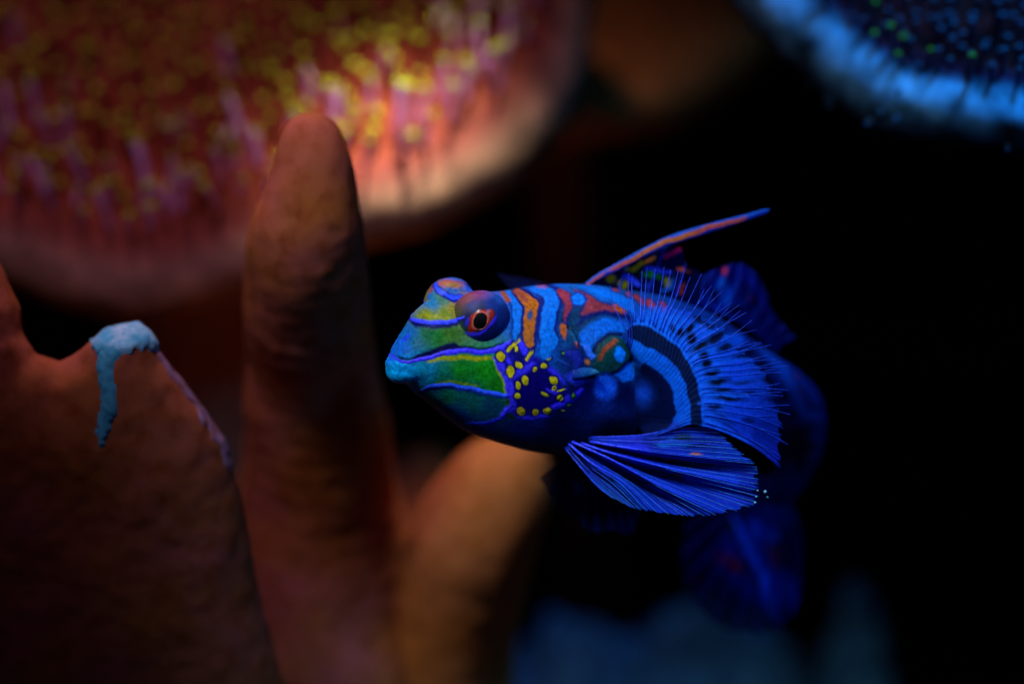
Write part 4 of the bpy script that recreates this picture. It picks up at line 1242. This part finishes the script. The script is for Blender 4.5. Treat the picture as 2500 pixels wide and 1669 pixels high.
pel.poly(R3, [(900, 960), (1100, 985), (1250, 1010), (1440, 1015), (1380, 1050), (1200, 1045), (1000, 1000)], (34, 36, 20), soft=10)
pel.poly(R3, [(1080, 750), (1200, 740), (1260, 770), (1150, 800), (1060, 790)], (10, 46, 50), soft=8)
pel.poly(R3, [(885, 830), (930, 810), (1040, 780), (1080, 800), (1230, 832), (1200, 850), (960, 862)], (18, 120, 240), soft=5)
pel.spot(R3, KR3, 1265, 930, 44, 13, (215, 120, 40), 0, soft=5); pel.spot(R3, KR3, 1045, 988, 88, 13, (190, 90, 60), 10, soft=5); pel.spot(R3, KR3, 1090, 1122, 44, 22, (215, 130, 40), 10, soft=6)
pel.spot(R3, KR3, 1170, 1010, 60, 16, (120, 100, 10), 10, soft=7, op=.8)
for x, y, rx, ry, ro in ((380, 1110, 24, 14, 40), (500, 1160, 30, 18, 40), (450, 1240, 20, 12, 50), (330, 850, 40, 14, 20), (1250, 860, 80, 12, 0), (1350, 830, 120, 9, -4)):
    pel.spot(R3, KR3, x, y, rx, ry, (4, 12, 80), ro, soft=6, op=.85)
Xp, Yp = Gs[..., 0].ravel(), Gs[..., 1].ravel()
Cp, Hp = pel.eval(Xp, Yp)
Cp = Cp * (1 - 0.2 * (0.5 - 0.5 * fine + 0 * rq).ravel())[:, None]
fold_p = (0.5 + 0.5 * np.cos(aa * 10 * np.pi) + 0 * rq).ravel()  # pleat shade put into the colour: dark valleys, bright ridges
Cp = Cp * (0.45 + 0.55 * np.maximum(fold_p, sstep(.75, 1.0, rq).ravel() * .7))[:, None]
al = np.interp(rq.ravel(), [0, .6, 1], [1, .97, .82])
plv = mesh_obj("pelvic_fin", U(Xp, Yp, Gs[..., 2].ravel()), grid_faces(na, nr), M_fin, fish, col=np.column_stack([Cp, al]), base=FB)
for k in range(11):
    major = k in (2, 4, 6, 8)
    ray_mesh(Gpv, k / 10, .02, 1.0, 4.0 if major else 2.2, 1.0, (42, 56, 222) if major else (20, 46, 190), (34, 70, 225), lift=1.0, fork=0.0, parent=plv, seed=100 + k)
rgp = np.random.default_rng(4)
for k in range(30):
    a = (k + .5 + rgp.uniform(-.15, .15)) / 30
    ray_mesh(Gpv, a, .35 + rgp.uniform(0, .15), 1.012, .8, .5, (22, 56, 205), (70, 150, 235), lift=2.4, parent=plv, seed=200 + k, nseg=14)


def simple_fin(name, ctrl, anchors, marks, nrays, alpha=(1, .8), fold=6.0, c0=(14, 40, 170), c1=(20, 50, 190), w=2.4, na=121, nr=70, mark_soft=8):
    G = fin_grid(ctrl, 121, 61)
    aa = np.linspace(0, 1, na)[:, None]
    e = 1 - 0.02 * np.abs(np.sin(np.linspace(0, 1, na) * nrays * np.pi))
    rq = np.linspace(0, 1, nr)[None] * e[:, None]
    Gs = lookup(G, aa + 0 * rq, rq)
    rd = np.cos(aa * nrays * 2 * np.pi)
    Gs[..., 2] += -fold * rd * sstep(.05, .5, rq)
    P = Paint(); P.base(anchors, ID)
    for m in marks:
        if m[0] == 's': P.spot(ID, 1, *m[1:5], m[5], m[6] if len(m) > 6 else 0, soft=mark_soft)
        else: P.line(ID, 1, m[1], m[2], m[3], soft=mark_soft)
    X, Y = Gs[..., 0].ravel(), Gs[..., 1].ravel()
    C, H = P.eval(X, Y)
    al = np.interp(rq.ravel(), [0, 1], alpha)
    o = mesh_obj(name, U(X, Y, Gs[..., 2].ravel()), grid_faces(na, nr), M_fin, fish, col=np.column_stack([C, al]), base=FB)
    dfn = lambda a, r: -fold * np.cos(a * nrays * 2 * np.pi) * sstep(.05, .5, r)
    for k in range(nrays + 1):
        ray_mesh(G, k / nrays, 0.0, 1.0, w, w * .4, c0, c1, lift=1.0, parent=o, seed=300 + k, nseg=14, depthfn=dfn)
    return o, G


# first dorsal: a long flattened leading spine and a short patterned sail behind it
sp = Z4([(150, 1010), (300, 910), (500, 805), (800, 645), (1100, 505), (1400, 408), (1700, 318), (1970, 240), (2250, 152)])
sd = np.linspace(196, 236, 9)
q = hermite(np.arange(9), np.column_stack([sp, sd]), np.linspace(0, 8, 120))
halfw = np.interp(np.linspace(0, 8, 120), [0, 1, 2, 3, 4, 5, 6, 7, 7.8, 8], [5, 7, 8.5, 9.5, 11, 11.5, 9.5, 7.5, 6, 2])
td = norm(np.gradient(q[:, :2], axis=0)); nrm2 = np.stack([-td[:, 1], td[:, 0]], -1)
cr = np.linspace(-1, 1, 25)
blade = []
for s_ in (-1, 1):
    X = q[:, None, 0] + nrm2[:, None, 0] * halfw[:, None] * cr; Y = q[:, None, 1] + nrm2[:, None, 1] * halfw[:, None] * cr
    D = q[:, None, 2] + s_ * (3.5 * np.sqrt(np.maximum(1 - cr**2, 0)) + 0.3)[None] * (halfw[:, None] / 10)
    blade.append((U(X, Y, D).reshape(-1, 3), grid_faces(120, 25)[:, ::s_], X.ravel(), Y.ravel(), np.broadcast_to(cr, X.shape).ravel(), np.broadcast_to(np.linspace(0, 8, 120)[:, None], X.shape).ravel()))
Vs, Fs = merge([(b[0], b[1]) for b in blade])
crr = np.concatenate([b[4] for b in blade]); tt = np.concatenate([b[5] for b in blade])
wob = 0.18 * np.sin(tt * 3.1) + 0.1 * np.sin(tt * 7.7)
om = (1 - sstep(.38, .62, np.abs(crr - wob))) * (1 - sstep(6.9, 7.15, tt)) * (1 - 0.85 * np.exp(-((tt - 1.45) / .28)**2))
oc = lin((190, 72, 44)) * np.ones((len(tt), 1)); mid = sstep(2.2, 3, tt) * (1 - sstep(4.6, 5.3, tt))
oc = oc * (1 - mid[:, None]) + lin((195, 95, 20)) * mid[:, None]
bl = lin((8, 78, 180)) * (crr < 0)[:, None] + lin((5, 40, 150)) * (crr >= 0)[:, None]
cs = bl * (1 - om[:, None]) + oc * om[:, None]
dors = None
mem_c = []
top_pts = Z4([(200, 1010), (420, 870), (620, 775), (850, 650), (1060, 580), (1240, 585), (1290, 770), (1400, 830), (1500, 900)])
bot_pts = np.array([(1440, 694), (1475, 699), (1510, 703), (1545, 708), (1580, 712), (1615, 715), (1650, 718), (1680, 722), (1712, 730)], float)
for a_, b_, dz in zip(top_pts, bot_pts, np.linspace(200, 300, 9)):
    mid = 0.5 * (a_ + b_)
    mem_c.append([(b_[0], b_[1] + 8, dz + 10), (*mid, dz + 4), (*a_, dz - 6)])
Z4k = lambda x, y: tuple(Z4((x, y)))
marks = [('s', *Z4k(430, 940), 13, 9, (190, 150, 10), -30), ('s', *Z4k(565, 1000), 13, 10, (150, 140, 10), 20), ('l', Z4([(690, 840), (780, 755)]), 11, (190, 150, 10)), ('s', *Z4k(630, 840), 9, 5, (150, 140, 10), 0),
         ('l', Z4([(830, 750), (920, 710)]), 9, (220, 110, 20)), ('l', Z4([(610, 920), (680, 960), (740, 1010)]), 17, (50, 70, 240)), ('l', Z4([(840, 820), (980, 845), (1110, 872)]), 11, (50, 70, 240)),
         ('s', *Z4k(900, 900), 26, 8, (10, 110, 30), 10), ('l', Z4([(1190, 832), (1260, 830), (1340, 865)]), 8, (215, 80, 20)), ('l', Z4([(1260, 1010), (1225, 1050), (1240, 1110)]), 13, (190, 55, 40)),
         ('l', Z4([(1060, 685), (1230, 600)]), 11, (200, 10, 90)), ('s', *Z4k(1075, 980), 8, 11, (130, 120, 20), 0), ('l', Z4([(1020, 1085), (1110, 1040), (1150, 960)]), 7, (12, 90, 190)), ('s', *Z4k(860, 1020), 9, 7, (30, 50, 150), 0)]
dors, _ = simple_fin("dorsal_fin", mem_c, [(1480, 660, (4, 10, 50)), (1560, 640, (3, 8, 45)), (1620, 640, (3, 8, 60)), (1680, 680, (4, 10, 60)), (1560, 690, (3, 8, 40)), (1640, 600, (4, 10, 70))], marks, 4, alpha=(1, .9), fold=4, mark_soft=5)
mesh_obj("leading_spine", Vs, Fs, M_skin, dors, col=cs, base=FB)

# second dorsal, behind the fan
simple_fin("dorsal_fin", [
    [(1660, 735, 350), (1690, 700, 345), (1712, 672, 340)], [(1700, 745, 370), (1735, 690, 365), (1752, 655, 360)], [(1740, 758, 395), (1780, 690, 385), (1796, 642, 380)],
    [(1780, 775, 420), (1820, 700, 410), (1824, 648, 400)], [(1815, 795, 450), (1850, 740, 440), (1862, 690, 430)], [(1845, 815, 480), (1872, 780, 470), (1886, 760, 460)],
    [(1870, 840, 510), (1890, 815, 505), (1915, 795, 500)], [(1890, 862, 540), (1910, 838, 540), (1938, 822, 540)]],
    [(1700, 700, (4, 20, 110)), (1760, 720, (8, 60, 190)), (1800, 660, (8, 26, 130)), (1850, 720, (5, 14, 90)), (1880, 780, (4, 22, 110)), (1820, 780, (4, 30, 120)), (1910, 830, (5, 30, 110))],
    [('s', 1770, 715, 14, 34, (12, 105, 230), -20), ('s', 1768, 662, 6, 8, (215, 50, 50)), ('s', 1745, 720, 10, 18, (2, 8, 50)), ('s', 1836, 730, 7, 5, (130, 20, 60)), ('s', 1800, 755, 24, 10, (1, 6, 40)), ('l', [(1790, 650), (1840, 690), (1872, 760)], 14, (10, 28, 150))],
    8, alpha=(1, .85), fold=8, c0=(8, 20, 110), c1=(14, 20, 140))

# tail fin, trailing down behind the pelvic fin
simple_fin("tail_fin", [
    [(1860, 1200, 770), (1770, 1230, 790), (1700, 1265, 800), (1668, 1290, 805)], [(1866, 1206, 770), (1780, 1270, 790), (1710, 1340, 800), (1664, 1390, 810)],
    [(1872, 1212, 772), (1800, 1310, 790), (1740, 1400, 800), (1690, 1465, 810)], [(1880, 1218, 774), (1830, 1330, 780), (1790, 1440, 790), (1750, 1528, 800)],
    [(1888, 1222, 775), (1860, 1340, 776), (1840, 1450, 785), (1830, 1545, 790)], [(1896, 1222, 775), (1895, 1340, 775), (1895, 1450, 780), (1900, 1538, 790)],
    [(1904, 1216, 774), (1925, 1310, 775), (1940, 1400, 780), (1950, 1470, 790)], [(1912, 1208, 772), (1945, 1260, 775), (1955, 1320, 780), (1958, 1370, 790)]],
    [(1720, 1300, (2, 4, 50)), (1700, 1420, (2, 4, 48)), (1780, 1250, (2, 6, 50)), (1820, 1330, (10, 36, 160)), (1870, 1420, (12, 38, 160)), (1930, 1350, (2, 6, 50)), (1850, 1520, (3, 14, 70)), (1760, 1490, (2, 6, 56))],
    [('s', 1775, 1365, 30, 14, (205, 20, 70), 25), ('s', 1800, 1385, 24, 12, (150, 10, 20), 20), ('l', [(1790, 1260), (1830, 1340), (1870, 1420), (1885, 1500)], 22, (30, 95, 250)), ('l', [(1765, 1240), (1800, 1330), (1850, 1430)], 12, (1, 4, 30)),
     ('s', 1848, 1290, 13, 24, (30, 80, 230), -20), ('s', 1888, 1310, 9, 16, (30, 80, 220), 0), ('l', [(1880, 1330), (1895, 1385)], 7, (200, 60, 20)), ('l', [(1900, 1325), (1912, 1360)], 6, (150, 40, 30)), ('s', 1788, 1280, 7, 12, (60, 60, 20), 0)],
    10, alpha=(1, .75), fold=10, c0=(8, 20, 110), c1=(8, 24, 120))

# far pelvic fin under the belly and the folded far pectoral behind the nape
simple_fin("pelvic_fin", [
    [(1400, 1105, 300), (1350, 1140, 300), (1318, 1168, 300)], [(1410, 1110, 305), (1370, 1170, 310), (1352, 1222, 315)], [(1420, 1115, 310), (1400, 1190, 320), (1398, 1262, 325)],
    [(1430, 1118, 315), (1435, 1210, 330), (1445, 1298, 340)], [(1445, 1118, 320), (1475, 1210, 340), (1500, 1296, 345)], [(1460, 1116, 325), (1505, 1200, 345), (1540, 1308, 350)], [(1475, 1112, 330), (1530, 1180, 350), (1562, 1262, 355)]],
    [(1340, 1170, (6, 40, 120)), (1390, 1200, (5, 40, 110)), (1430, 1260, (4, 24, 100)), (1500, 1260, (3, 14, 90)), (1440, 1160, (3, 14, 40)), (1540, 1280, (3, 8, 80))],
    [('s', 1435, 1175, 26, 14, (90, 40, 5), 25), ('s', 1390, 1180, 12, 20, (2, 10, 40), 20), ('l', [(1380, 1150), (1410, 1200), (1420, 1240)], 14, (6, 40, 120))],
    9, alpha=(1, .8), fold=9, c0=(5, 26, 110), c1=(5, 24, 110))
simple_fin("pectoral_fin", [
    [(1300, 740, 340), (1250, 705, 350), (1215, 668, 360)], [(1310, 742, 345), (1270, 705, 355), (1240, 672, 365)], [(1322, 745, 350), (1300, 712, 360), (1282, 680, 370)], [(1334, 750, 355), (1330, 722, 365), (1330, 692, 375)]],
    [(1230, 680, (3, 12, 60)), (1280, 690, (3, 18, 80)), (1320, 720, (3, 14, 70))], [], 8, alpha=(1, .5), fold=4, c0=(5, 20, 90), c1=(4, 14, 60), w=1.6, na=61, nr=40)

# --- specks drifting off the pelvic fin's edge ------------------------------
for px, py, d, r in ((1868, 1200, 40, 4.2), (1874, 1213, 60, 2.6), (1850, 1197, 36, 2.0), (1846, 1212, 44, 2.4), (1843, 1226, 44, 3.0)):
    c = U(px, py, d)
    t = np.linspace(0, np.pi, 9); p = np.linspace(0, 2 * np.pi, 12, endpoint=False)
    T, Q = np.meshgrid(t, p, indexing='ij')
    D = np.stack([np.sin(T) * np.cos(Q), np.sin(T) * np.sin(Q), np.cos(T)], -1)
    o = mesh_obj("drifting_particle", (c + D * (r * (1 + 0.3 * fbm(D * 2 + px, 2)))[..., None]).reshape(-1, 3), grid_faces(9, 12, True)[:, ::-1], M_crust, None, base=W(c))
    o['label'] = "tiny pale speck drifting off the edge of the pelvic fin"; o['category'] = "particle"; o['group'] = "specks at the pelvic fin's edge"
